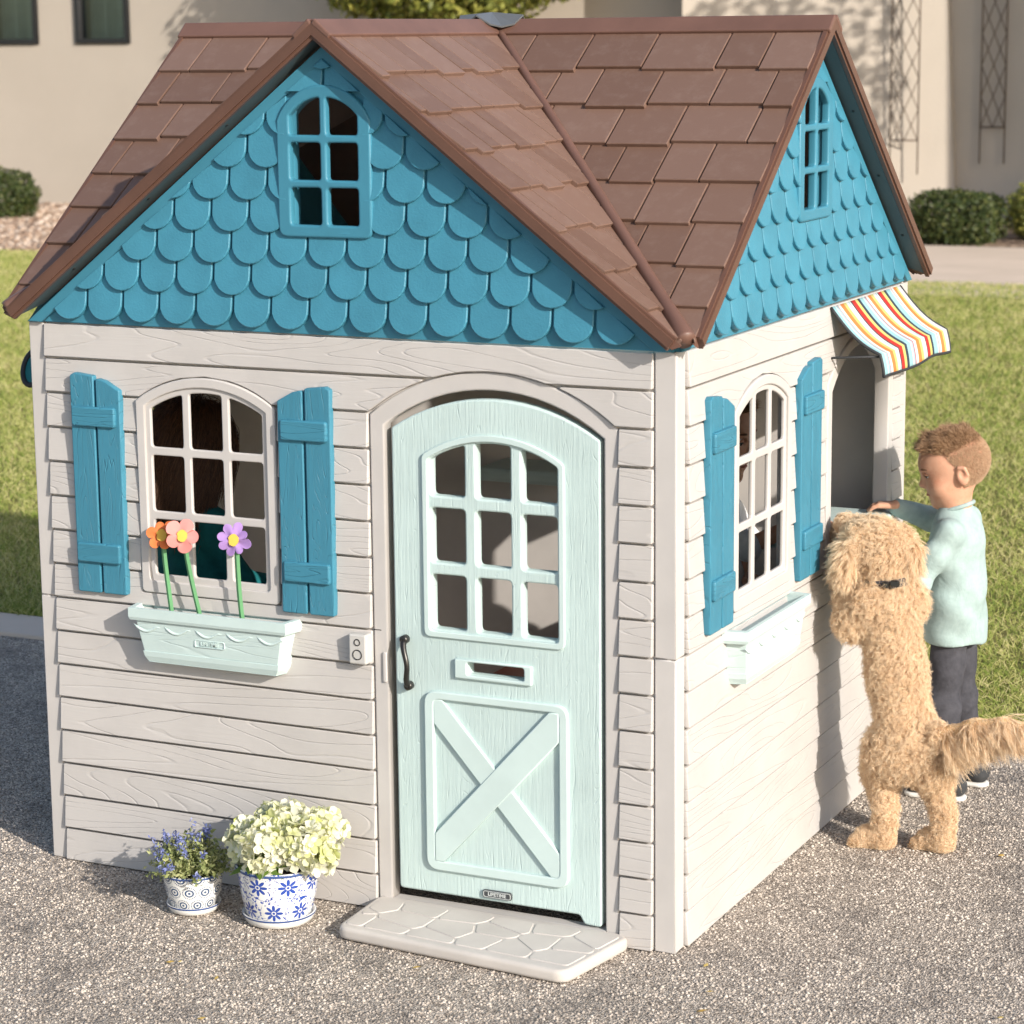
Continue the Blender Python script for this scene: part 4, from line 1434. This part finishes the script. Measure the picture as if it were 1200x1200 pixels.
# ================================================================== PEOPLE
def skin_mat(name, col):
    n = NT(name); v = n.coords()
    c = n.ramp(n.noise(v, 26, 5, .65), [(.28, (col[0] * .92, col[1] * .78, col[2] * .74)), (.5, col), (.75, tuple(x * 1.08 for x in col))])
    m = n.done(c, .5, n.bump(n.noise(v, 500, 2), .15, .0006), .35)
    n.b.inputs['Subsurface Weight'].default_value = .18
    n.b.inputs['Subsurface Radius'].default_value = (.012, .005, .003)
    return m
MAT['skin'] = skin_mat('skin', (.60, .335, .225))
MAT['eye_white'] = m_plain('eye_white', (.75, .72, .68), .2)
MAT['iris'] = m_plain('iris', (.05, .035, .025), .15)
MAT['lip'] = m_plain('lip', (.46, .17, .13), .45)
MAT['brow'] = m_plain('brow_hair', (.16, .085, .045), .8)
def cloth_mat(name, col, amt=.1, weave=900):
    n = NT(name); v = n.coords()
    fold = n.noise(v, 16, 4, .55, .8)
    b = n.bump(fold, .5, .010)
    b = n.bump(n.noise(v, weave, 2), .35, .0008, b)
    return n.done(vary(n, col, amt, 40, v), .85, b, .2)
MAT['shirt_mint'] = cloth_mat('mint_shirt', (.33, .43, .42))
MAT['shirt_teal'] = cloth_mat('teal_shirt', (.012, .14, .15))
MAT['shirt_white'] = cloth_mat('white_shirt', (.70, .70, .70))
MAT['jeans'] = cloth_mat('charcoal_jeans', (.058, .058, .068), .25, 500)
MAT['shoe'] = cloth_mat('dark_shoe', (.05, .052, .055), .2)
MAT['sole'] = m_plain('white_sole', (.70, .69, .66), .6)
def hair_mat(name, a, b, c):
    n = NT(name)
    hi = n.node('ShaderNodeHairInfo')
    col = n.ramp(hi.outputs['Random'], [(0, a), (.5, b), (1, c)])
    return n.done(col, .45, None, .45)
MAT['hair_boy_top'] = hair_mat('boy_hair_top', (.17, .09, .045), (.31, .185, .10), (.50, .33, .20))
MAT['hair_boy_side'] = hair_mat('boy_hair_side', (.36, .22, .125), (.50, .325, .20), (.60, .42, .27))
MAT['hair_brown'] = hair_mat('brown_hair', (.06, .027, .014), (.12, .056, .03), (.20, .10, .055))

def hand_prims(pr, wr, d, n_, s, thumb=1, curl=.5):
    d = np.array(d, float); d /= np.linalg.norm(d)
    n_ = np.array(n_, float); n_ -= n_ @ d * d; n_ /= np.linalg.norm(n_)
    sd = np.cross(d, n_) * thumb
    wr = np.array(wr, float)
    kn = wr + d * .045 * s
    for o in (-.015, -.005, .005, .015):
        pr.append(cap_(wr + sd * o * .7 * s, kn + sd * o * s, .0085 * s, .0072 * s, .006))
    for o, L in ((-.0165, .024), (-.0055, .030), (.0055, .032), (.0165, .028)):
        a = kn + sd * o * s
        d1 = d * math.cos(curl * .7) + n_ * math.sin(curl * .7)
        d2 = d * math.cos(curl * 1.7) + n_ * math.sin(curl * 1.7)
        b = a + d1 * L * .55 * s; e = b + d2 * L * .5 * s
        pr.append(cap_(a, b, .0062 * s, .0056 * s, .002)); pr.append(cap_(b, e, .0056 * s, .0046 * s, .002))
    a = wr + d * .014 * s + sd * .014 * s
    b = a + (d * .55 + sd * .75 + n_ * .3) * .022 * s
    e = b + (d * .85 + sd * .3 + n_ * .4) * .020 * s
    pr.append(cap_(a, b, .008 * s, .0066 * s, .004)); pr.append(cap_(b, e, .0066 * s, .0052 * s, .002))

def person(base, face, s, label, arms, shirt, trousers, hair, pitch=0.0, sleeve_end=.93, feet=None, group=None, yaw_=0.0, hsc=1.0):
    """arms: for left and right (elbow, wrist, hand direction, palm normal, curl) in world space"""
    bx, by = base
    f = Vector((face[0], face[1], 0)).normalized(); l = Vector((0, 0, 1)).cross(f)
    s0 = s
    def W(a, b, z): return np.array((bx + (f.x * a + l.x * b) * s0, by + (f.y * a + l.y * b) * s0, z * s0))
    root = empty('person', (bx, by, 0)); tag(root, label, 'child', group)
    body, sh, tr, so, sl = [], [], [], [], []
    ft = feet or ((0, .062), (0, -.062))
    for sd, (fa, fb) in zip((1, -1), ft):
        hip = W(0, sd * .041, .42); kn = W(.012 + fa * .5, sd * .05 + (fb - sd * .05) * .5, .235); an = W(fa - .012, fb, .06); toe = W(fa + .075, fb + sd * .006, .022); heel = W(fa - .032, fb, .022)
        body += [cap_(hip, kn, .040 * s, .034 * s), cap_(kn, an, .034 * s, .024 * s), cap_(an, toe, .024 * s, .016 * s), cap_(an, heel, .022 * s, .018 * s)]
        tr += [cap_(hip, kn, .046 * s, .044 * s, .015), cap_(kn, W(fa - .012, fb, .055), .045 * s, .037 * s, .015)]
        so += [cap_(heel + [0, 0, .012 * s], toe + [0, 0, .006 * s], .027 * s, .0235 * s, .01), cap_(an + [0, 0, -.005 * s], W(fa + .02, fb, .045), .029 * s, .024 * s, .01), cap_(an + [0, 0, .012 * s], heel + [0, 0, .018 * s], .028 * s, .026 * s, .01)]
        sl += [cap_([*heel[:2], .010], [*toe[:2], .010], .0285 * s, .0265 * s, .006)]
    pel, wst, che = W(0, 0, .45), W(.008, 0, .53), W(0, 0, .635)
    for z, a, b in ((.46, .048, .064), (.53, .056, .072), (.615, .056, .078), (.675, .047, .080)):
        rm = np.array([[f.x, l.x, 0], [f.y, l.y, 0], [0, 0, 1]])
        body.append(ell_(W(.004, 0, z), (a * s, b * s, .075 * s), .03, rm))
        if z > .44: sh.append(ell_(W(.004, 0, z), ((a + .014) * s, (b + .014) * s, .078 * s), .03, rm))
    rm = np.array([[f.x, l.x, 0], [f.y, l.y, 0], [0, 0, 1]])
    tr.append(ell_(W(0, 0, .44), (.058 * s, .076 * s, .05 * s), .02, rm))
    sh.append(ell_(W(.000, 0, .45), (.077 * s, .103 * s, .24 * s), .03, rm))
    body += [cap_(W(-.008, 0, .68), W(.006, 0, .79), .038 * s, .036 * s, .02)]
    sh += [cap_(W(-.006, 0, .665), W(-.004, 0, .735), .055 * s, .042 * s, .03)]
    cuts_sh = []
    for sd, (el, wr, hd, pn, cu) in zip((1, -1), arms):
        shd = W(-.004, sd * .088, .695); el = np.array(el, float); wr = np.array(wr, float)
        body += [cap_(W(0, sd * .05, .69), shd, .024 * s, .025 * s, .02), cap_(shd, el, .025 * s, .020 * s, .015), cap_(el, wr, .020 * s, .0145 * s, .012)]
        hand_prims(body, wr, hd, pn, s * 1.0, sd, cu)
        sh += [cap_(W(0, sd * .04, .69), shd, .038 * s, .037 * s, .025), cap_(shd, el, .037 * s, .031 * s, .02)]
        if sleeve_end > .5:
            sh.append(cap_(el, el + (wr - el) * sleeve_end, .030 * s, .0235 * s, .015))
    # head
    hc = W(.012, 0, .853 - .088 * (1 - hsc))
    s = s0 * hsc
    cp, sp_ = math.cos(pitch), math.sin(pitch)
    g_, k_ = f * math.cos(yaw_) + l * math.sin(yaw_), l * math.cos(yaw_) - f * math.sin(yaw_)
    f3 = np.array((g_.x * cp, g_.y * cp, -sp_)); u3 = np.array((g_.x * sp_, g_.y * sp_, cp)); l3 = np.array((k_.x, k_.y, 0.))
    Rm = np.stack([f3, l3, u3], 1)
    def H(a, b, z): return hc + (f3 * a + l3 * b + u3 * z) * s
    body += [ell_(H(-.012, 0, .022), (.086 * s, .071 * s, .078 * s), .02, Rm), ell_(H(.02, 0, -.02), (.062 * s, .060 * s, .072 * s), .03, Rm),
             ell_(H(.036, 0, -.058), (.040 * s, .040 * s, .034 * s), .025, Rm), cap_(H(.066, 0, -.083), H(.066, 0, -.083), .013 * s, .013 * s, .015),
             cap_(H(.076, 0, .004), H(.091, 0, -.024), .0065 * s, .0098 * s, .012), cap_(H(.082, -.010, -.030), H(.082, .010, -.030), .006 * s, .006 * s, .006),
             cap_(H(.077, -.011, -.049), H(.077, .011, -.049), .0062 * s, .0062 * s, .006), cap_(H(.074, -.010, -.059), H(.074, .010, -.059), .0062 * s, .0062 * s, .006),
             cap_(H(.070, -.022, .020), H(.070, .022, .020), .011 * s, .011 * s, .025), ell_(H(.030, 0, .040), (.050 * s, .056 * s, .045 * s), .03, Rm)]
    for sd in (1, -1):
        body += [ell_(H(.046, sd * .034, -.034), (.028 * s, .026 * s, .026 * s), .02, Rm)]
        # ear: outer rim and lobe
        body += [ell_(H(-.014, sd * .0745, -.012), (.0165 * s, .0085 * s, .027 * s), .005, Rm), cap_(H(-.028, sd * .081, -.012), H(-.022, sd * .083, .008), .0045 * s, .005 * s, .005),
                 cap_(H(-.022, sd * .083, .008), H(-.006, sd * .079, .012), .005 * s, .0045 * s, .004)]
    carve = [('ell', H(.079, sd * .031, .004), np.array((.010, .014, .008)) * s, Rm, None, 0) for sd in (1, -1)]
    carve += [('ell', H(-.012, sd * .0855, -.008), np.array((.0095, .0065, .016)) * s, Rm, None, 0) for sd in (1, -1)]
    carve += [('ell', H(.078, 0, -.0545), np.array((.020, .019, .0026)) * s, Rm, None, 0)]
    carve += [('cap', H(.090, sd * .006, -.036), H(.086, sd * .007, -.032), .0026 * s, .0026 * s, 0) for sd in (1, -1)]
    V, F = sdf_mesh('body', body, .0030 * max(1, s * .95), (), carve)
    o = link('body', np_mesh('body', V, F), 'skin', root, None, True)
    bodyVF = (V, F)
    for sd in (1, -1):
        for nm, c, r_, m_ in (('eye', H(.0665, sd * .031, .003), .0118, 'eye_white'), ('iris', H(.0735, sd * .031, -.0005), .0056, 'iris')):
            vv, ff = [], []
            for i in range(9):
                for k in range(14):
                    a, b = math.pi * i / 8, 2 * math.pi * k / 14
                    vv.append(c + np.array((math.sin(a) * math.cos(b), math.sin(a) * math.sin(b), math.cos(a))) * r_ * s)
            for i in range(8):
                for k in range(14):
                    ff.append((i * 14 + k, (i + 1) * 14 + k, (i + 1) * 14 + (k + 1) % 14, i * 14 + (k + 1) % 14))
            link(nm, mesh(nm, vv, ff), m_, root, None, True)
        # lids, lashes and brows
        pts = [H(.0775 - .010 * (q / 4) ** 2, sd * (.031 + .010 * q / 4), .006 - .0035 * (q / 4) ** 2) for q in range(-4, 5)]
        tube('eyelid', pts, [.0012, .003, .0036, .004, .004, .004, .0036, .003, .0012], 'skin', root, 8)
        pts = [H(.0795 - .013 * (q / 4) ** 2 * (1.4 if q > 0 else 1), sd * (.031 + .014 * q / 4), .0012 - .003 * (q / 4) ** 2) for q in range(-4, 5)]
        tube('eyelash', pts, .0017, 'iris', root, 6)
        pts = [H(.0840 - .013 * (q / 4) ** 2 * (1.5 if q > 0 else 1), sd * (.031 + .018 * q / 4), .0215 - .005 * (q / 4) ** 2 + (.0005 * q)) for q in range(-4, 5)]
        tube('eyebrow', pts, [.0010, .0022, .0028, .003, .003, .0028, .0024, .0018, .0008], 'brow', root, 6)
    tube('lips', [H(.0835 - .008 * abs(q / 3) ** 1.5, .014 * q / 3, -.0535 - .002 * abs(q / 3)) for q in range(-3, 4)], [.0008, .0025, .0034, .0036, .0034, .0025, .0008], 'lip', root, 8)
    s = s0
    sd_ = np.random.default_rng(int(abs(bx) * 1000))
    ph = sd_.random(6) * 6
    def folds(X, Y, Z):
        return .0034 * np.sin(30 * X + 40 * Z + ph[0] + 2 * np.sin(23 * Y + 12 * Z + ph[1])) + .0030 * np.sin(46 * Z - 30 * Y + ph[2] + 1.5 * np.sin(25 * X + ph[3]))
    hem = .405 * s
    V, F = sdf_mesh('shirt', sh, .0048 * s, [((0, 0, hem), (0, 0, -1)), ((0, 0, .762 * s), (0, 0, 1))], (), folds)
    link('shirt', np_mesh('shirt', V, F), shirt, root, None, True)
    V, F = sdf_mesh('trousers', tr, .0048 * s, [((0, 0, .052 * s), (0, 0, -1))], (), lambda X, Y, Z: .0022 * np.sin(60 * Z + 3 * np.sin(30 * X + ph[4]) + ph[5]) + .001 * np.sin(110 * Z + 40 * Y))
    link('trousers', np_mesh('trousers', V, F), trousers, root, None, True)
    nk = [W(.002, 0, .750) + (np.array((f.x, f.y, -.35)) * math.cos(q * .2618) * .0405 + np.array((l.x, l.y, 0)) * math.sin(q * .2618) * .041) * s for q in range(25)]
    tube('neckband', nk, .0058 * s, shirt, root, 8)
    for half in (0, 1):
        V, F = sdf_mesh('shoe', so[half * 3:half * 3 + 3], .004, [((0, 0, .004), (0, 0, -1))])
        sho = link('shoe', np_mesh('shoe', V, F), 'shoe', root, None, True)
        V, F = sdf_mesh('sole', sl[half:half + 1], .004, [((0, 0, .001), (0, 0, -1)), ((0, 0, .013), (0, 0, 1))])
        link('sole', np_mesh('sole', V, F), 'sole', sho, None, True)
    # hair
    s = s0 * hsc
    V, F = bodyVF
    rg = np.random.default_rng(5)
    P, Nn = surf_sample(V, F, 400000, rg)
    loc = (P - hc) @ Rm / s
    a, b, z = loc.T
    ear = (np.abs(b) > .0725) & (a > -.036) & (a < .008) & (z < .02)
    line = np.where(a > .02, .052 + (a - .02) * .25, np.where(a > -.012, .0 + (a + .012) * 1.5, -.045 + .2 * np.minimum(0, a + .06)))
    if hair == 'long':
        line = np.where(a > .02, .04, -.05)
    ok = (z > line) & (np.linalg.norm(loc - [0, 0, .01], axis=1) < .125) & ~ear & (z < .2) & (z > -.07)
    P, Nn, loc = P[ok], Nn[ok], loc[ok]
    if hair == 'short':
        hh_ = loc[:, 2] + .35 * np.maximum(loc[:, 0], -.03)
        top = hh_ > .050 + .012 * (rg.random(len(loc)) - .5)
        for nm, sel, L, mt, rad_ in (('hair', top, .0215, 'hair_boy_top', .0004), ('hair', ~top, .0055, 'hair_boy_side', .0004)):
            p, nn = P[sel][:14000], Nn[sel][:14000]
            q = loc[sel][:14000]
            if nm == 'hair' and L > .02:
                dr = nn * .45 + f3 * .30 + u3 * .42 + rg.normal(size=p.shape) * .27
                ln = (.7 + .9 * lump(q, 90, 3)[:] ** 2) * L * (.28 + .72 * np.clip((q[:, 2] + .35 * np.maximum(q[:, 0], -.03) - .046) / .035, 0, 1)) * (.7 + .5 * rg.random(len(p)))
                bend = f3 * .25 - u3 * .15
            else:
                dr = nn * .7 - u3 * .7 - f3 * .2 + rg.normal(size=p.shape) * .2
                ln = L * (.6 + .6 * rg.random(len(p)))
                bend = -u3 * .5
            dr /= np.linalg.norm(dr, axis=1)[:, None]
            t = np.linspace(0, 1, 5)
            Q = p[:, None] + dr[:, None] * (ln[:, None] * t)[..., None] + bend * (ln[:, None] * t ** 2.2)[..., None] * .5
            strands(nm, Q, rad_ * np.array([1, 1, .9, .7, .2]), MAT[mt], root)
    else:
        p, nn = P[:7000], Nn[:7000]
        K = 16
        Q = np.zeros((len(p), K, 3)); Q[:, 0] = p
        L = (.12 + .07 * rg.random(len(p))) * s
        cur = p.copy(); d_ = nn * .8 + rg.normal(size=p.shape) * .1
        ctr = hc - np.array((f.x, f.y, 0)) * .012 * s
        wv = rg.random(len(p)) * 6
        for k in range(1, K):
            d_ = d_ * .72 + np.array((-f.x * .12, -f.y * .12, -.42))
            d_ /= np.linalg.norm(d_, axis=1)[:, None]
            cur = cur + d_ * (L / K)[:, None]
            r_ = (cur - ctr) / (np.array((.086, .086, .094)) * s)
            m_ = np.linalg.norm(r_, axis=1)
            push = m_ < 1
            cur[push] = ctr + (r_[push] / m_[push][:, None]) * (np.array((.086, .086, .094)) * s)
            # keep the hair off shoulders and back
            low = cur[:, 2] < .74 * s
            rel = cur[:, :2] - np.array((bx, by)); rl = np.linalg.norm(rel, axis=1)
            out_ = low & (rl < .085 * s)
            cur[out_, :2] = np.array((bx, by)) + rel[out_] / np.maximum(rl[out_], 1e-5)[:, None] * .085 * s
            Q[:, k] = cur
            Q[:, k, 0] += .003 * np.sin(k * .9 + wv); Q[:, k, 1] += .003 * np.cos(k * .8 + wv)
        strands('hair', Q, .0007 * np.linspace(1, .35, K), MAT['hair_brown'], root)
    return root

boy = person((.212, 1.385), (-1, 0), 1.0, 'boy in mint long-sleeved shirt and dark jeans standing at the serving hatch',
             (((.15, 1.245, .575), (.066, 1.235, .690), (-.9, .1, .35), (0, 0, -1), .45), ((.118, 1.480, .690), (.045, 1.405, .738), (-1, -.25, 0), (0, 0, -1), .45)),
             'shirt_mint', 'jeans', 'short', R(14), .96, ((0, .070), (-.02, -.072)), None, R(20), .95)
girl = person((-1.43, .355), (.3, .95), 1.12, 'long-haired child in dark teal top inside, behind the front window',
              (((-1.54, .43, .62), (-1.48, .54, .60), (.3, .9, 0), (0, 0, -1), .4), ((-1.285, .36, .62), (-1.22, .50, .62), (.3, .9, 0), (0, 0, -1), .4)),
              'shirt_teal', 'jeans', 'long', R(10), .95)
kid = person((-.31, .985), (1, 0), 1.13, 'child in white short-sleeved shirt reaching out through the serving hatch',
             (((-.265, 1.150, .66), (-.235, 1.04, .605), (.6, -.7, -.1), (0, 0, -1), .5), ((-.185, .935, .70), (-.048, 1.018, .772), (1, .12, -.45), (0, -.2, -1), .95)),
             'shirt_white', 'jeans', 'short', R(8), .3)
MAT['pen_blue'] = m_plain('pen_blue', (.03, .16, .55), .35)
MAT['pen_green'] = m_plain('pen_green', (.05, .45, .40), .35)
pen = empty('toy_pen', (.005, 1.03, .72))
tag(pen, 'blue pen with green cap held out through the serving hatch', 'pen')
tube('barrel', [(-.002, 1.030, .745), (.030, 1.045, .722)], .0045, 'pen_blue', pen, 10)
tube('cap', [(-.022, 1.021, .759), (-.002, 1.030, .745)], .0055, 'pen_green', pen, 10)

# ================================================================== DOG
dog = empty('dog', (.25, .89, 0))
tag(dog, 'curly golden dog standing on its hind legs against the playhouse', 'dog')
D_ = []
D_ += [ell_((.242, .893, .262), (.062, .060, .074), .03), cap_((.235, .892, .29), (.207, .893, .44), .050, .048, .03), cap_((.207, .893, .44), (.184, .900, .58), .048, .051, .03),
       cap_((.182, .900, .58), (.168, .905, .675), .046, .037, .015), ell_((.158, .900, .738), (.055, .054, .050), .015), ell_((.135, .915, .742), (.046, .046, .044), .02),
       cap_((.112, .928, .748), (.056, .958, .768), .031, .022, .015), cap_((.056, .958, .773), (.047, .963, .776), .013, .012, .008), cap_((.100, .938, .722), (.060, .962, .742), .017, .011, .01)]
for (a, b, c) in (((.122, .858, .768), (.098, .846, .728), (.088, .852, .676)), ((.200, .928, .762), (.222, .928, .728), (.226, .935, .690))):
    D_ += [cap_(a, b, .013, .019, .010), cap_(b, c, .019, .014, .010)]
for hip, kn, hk, pw, toe in (((.198, .882, .245), (.170, .915, .165), (.194, .872, .095), (.190, .866, .028), (.148, .870, .022)),
                             ((.288, .902, .240), (.294, .938, .165), (.330, .905, .095), (.327, .900, .028), (.290, .912, .022))):
    D_ += [cap_(hip, kn, .050, .030, .025), cap_(kn, hk, .027, .016, .015), cap_(hk, pw, .017, .018, .012), cap_(pw, toe, .023, .022, .01)]
    tv = np.array(toe) - np.array(pw); sv = np.array((-tv[1], tv[0], 0)) / np.linalg.norm(tv)
    for o in (-.016, 0, .016):
        D_.append(cap_(np.array(toe) + sv * o, np.array(toe) + sv * o * 1.3 + tv * .5 + [0, 0, -.006], .0115, .0105, .001))
for sh_, el, wr, pw in (((.150, .874, .605), (.106, .872, .556), (.056, .965, .700), (.030, 1.005, .737)), ((.218, .935, .600), (.190, 1.00, .600), (.085, 1.075, .705), (.028, 1.095, .737))):
    D_ += [cap_(sh_, el, .036, .025, .02), cap_(el, wr, .027, .020, .02), cap_(wr, pw, .020, .018, .012)]
tail = [(.292, .878, .270), (.345, .862, .300), (.410, .852, .330), (.478, .846, .347), (.548, .842, .347)]
for i in range(4):
    D_.append(cap_(tail[i], tail[i + 1], .026 - .004 * i, .022 - .004 * i, .015))
DV, DF = sdf_mesh('body', D_, .0050, [((0, 0, .002), (0, 0, -1))])
MAT['dog_skin'] = m_plain('dog_undercoat', (.55, .37, .2), .8, .12)
link('body', np_mesh('body', DV, DF), 'dog_skin', dog, None, True)
def fur_mat(name, stops):
    n = NT(name)
    hi = n.node('ShaderNodeHairInfo')
    pos = n.node('ShaderNodeNewGeometry').outputs['Position']
    f_ = n.math('ADD', n.math('MULTIPLY', hi.outputs['Random'], .5), n.math('MULTIPLY', n.noise(pos, 26, 3, .6), .5))
    c = n.ramp(f_, stops)
    tip = n.mix(n.math('MULTIPLY', hi.outputs['Intercept'], .4), c, (.94, .84, .68))
    m_ = n.done(tip, .6, None, .2)
    tl_ = n.node('ShaderNodeBsdfTranslucent'); n.put(tl_.inputs[0], tip)
    mx_ = n.node('ShaderNodeMixShader'); mx_.inputs[0].default_value = .22
    n.put(mx_.inputs[1], n.b.outputs[0]); n.put(mx_.inputs[2], tl_.outputs[0])
    n.t.links.new(mx_.outputs[0], n.out.inputs[0])
    return m_
MAT['fur'] = fur_mat('golden_fur', [(.25, (.58, .355, .165)), (.46, (.82, .58, .34)), (.70, (.93, .77, .56))])
rg = np.random.default_rng(77)
def fur(NC, per, seed):
    P, Nn = surf_sample(DV, DF, NC, rg)
    # what part of the dog each tuft grows on
    tl = (P[:, 0] > .335) & (P[:, 2] > .22) & (P[:, 2] < .45)
    head = (P[:, 2] > .672) & (P[:, 1] < .985)
    ears = (P[:, 2] > .655) & (P[:, 2] < .79) & ((P[:, 0] < .112) & (P[:, 1] < .872) | (P[:, 0] > .222))
    muz = head & (P[:, 0] < .098) & (P[:, 1] > .925)
    paw = P[:, 2] < .055
    leg = (P[:, 2] < .17) & ~paw
    L = np.full(NC, .026); L[head] = .024; L[ears] = .034; L[muz] = .010; L[leg] = .019; L[paw] = .012; L[tl] = .055
    L *= .75 + .5 * rg.random(NC)
    down = np.array([0, 0, -1.0])
    flow = np.where(tl[:, None], np.array([.55, -.05, -.75]), np.where(ears[:, None], np.array([-.25, -.15, -.95]), np.where(head[:, None], np.array([-.25, -.2, -.45]), down * .75)))
    d = Nn * np.where(tl, .35, .62)[:, None] + flow * np.where(tl, 1.0, .55)[:, None] + rg.normal(size=P.shape) * np.where(head, .16, .26)[:, None]
    d /= np.linalg.norm(d, axis=1)[:, None]
    K = 8
    t = np.linspace(0, 1, K)
    e1 = np.cross(d, rg.normal(size=P.shape)); e1 /= np.linalg.norm(e1, axis=1)[:, None]
    e2 = np.cross(d, e1)
    curl_r = np.where(tl | ears, .003, np.where(head, .0042, .0052)) * (.6 + .8 * rg.random(NC))
    turns = np.where(tl | ears, .8, np.where(head, 1.2, 1.7)) * (.7 + .6 * rg.random(NC)); ph = rg.random(NC) * 6.28
    ang = ph[:, None] + turns[:, None] * 6.283 * t
    G = P[:, None] + d[:, None] * (L[:, None] * t)[..., None] + flow[:, None] * (L[:, None] * .25 * t ** 2)[..., None]
    amp = curl_r[:, None] * np.minimum(1, t * 2.2)
    G = G + e1[:, None] * (amp * np.cos(ang))[..., None] + e2[:, None] * (amp * np.sin(ang))[..., None]
    # strands of a tuft: spread at the root, gathered at the tip
    out = []
    for _ in range(per):
        off = rg.normal(size=P.shape) * .0038
        off -= (off * Nn).sum(1)[:, None] * Nn
        sc_ = (1 - np.where(tl, .3, .5)[:, None] * t[None])[..., None] * off[:, None]
        ln = (.85 + .25 * rg.random(NC))[:, None, None]
        out.append(P[:, None] + (G - P[:, None]) * ln + sc_ + rg.normal(size=(NC, K, 3)) * .0005)
    Q = np.concatenate(out)
    Q[..., 2] = np.maximum(Q[..., 2], .003)
    return Q
strands('fur', fur(26000, 8, 1), .00027 * np.array([1, 1, 1, .95, .9, .8, .6, .25]), MAT['fur'], dog)
# collar with buckle, nose
MAT['collar'] = m_plain('collar_web', (.05, .05, .06), .6)
MAT['nose'] = m_plain('dog_nose', (.03, .02, .02), .3)
MAT['tongue'] = m_plain('dog_tongue', (.50, .13, .12), .35)
ctr = Vector((.172, .903, .650)); ax = Vector((-.10, .03, .96)).normalized()
e1 = ax.orthogonal().normalized(); e2 = ax.cross(e1)
pts = [ctr + (e1 * math.cos(a * .19635) + e2 * math.sin(a * .19635)) * .053 for a in range(33)]
V, F = [], []
for p in pts:
    o_ = (p - ctr).normalized()
    V += [p - ax * .010, p + o_ * .0025 - ax * .010, p + o_ * .0025 + ax * .010, p + ax * .010]
for i in range(32):
    for k in range(4):
        F.append((4 * i + k, 4 * i + (k + 1) % 4, 4 * i + 4 + (k + 1) % 4, 4 * i + 4 + k))
cl = link('collar', mesh('collar', V, F), 'collar', dog)
bp = ctr + (Vector((.52, -.85, 0))).normalized() * .068 + Vector((0, 0, .008))
o = box('buckle', (bp.x - .004, bp.y - .006, bp.z - .006), (bp.x + .018, bp.y + .006, bp.z + .010), 'metal', cl, .004)
o = box('buckle_clip', (bp.x - .022, bp.y - .005, bp.z - .010), (bp.x - .007, bp.y + .006, bp.z + .005), 'metal', cl, .003)
nz = sdf_mesh('nose', [ell_((.036, .970, .780), (.013, .013, .011), .004)], .003)
link('nose', np_mesh('nose', *nz), 'nose', dog, None, True)
tg = sdf_mesh('tongue', [cap_((.062, .950, .745), (.044, .944, .738), .010, .008, .004)], .003)
link('tongue', np_mesh('tongue', *tg), 'tongue', dog, None, True)

# a few fallen leaves on the gravel
MAT['fallen'] = leaf_mat('fallen_leaf', [(0, (.45, .26, .05)), (1, (.62, .48, .16))], .7, .2)
rl = np.random.default_rng(31)
lf = None
for i in range(16):
    x, y = (rl.uniform(-1.5, .9), rl.uniform(-.75, -.05)) if i < 9 else (rl.uniform(.1, .8), rl.uniform(-.4, 1.1))
    me = leaves_mesh('fallen_leaf', np.zeros((1, 3)), np.array([[.1, .1, 1.0]]), .016, rl)
    o = link('fallen_leaf', me, 'fallen', None, Matrix.Translation((x, y, .007)) @ Matrix.Rotation(rl.random() * 6.28, 4, 'Z'))
    tag(o, 'tiny yellow leaf fallen on the gravel', 'leaf', 'fallen leaves on the gravel')
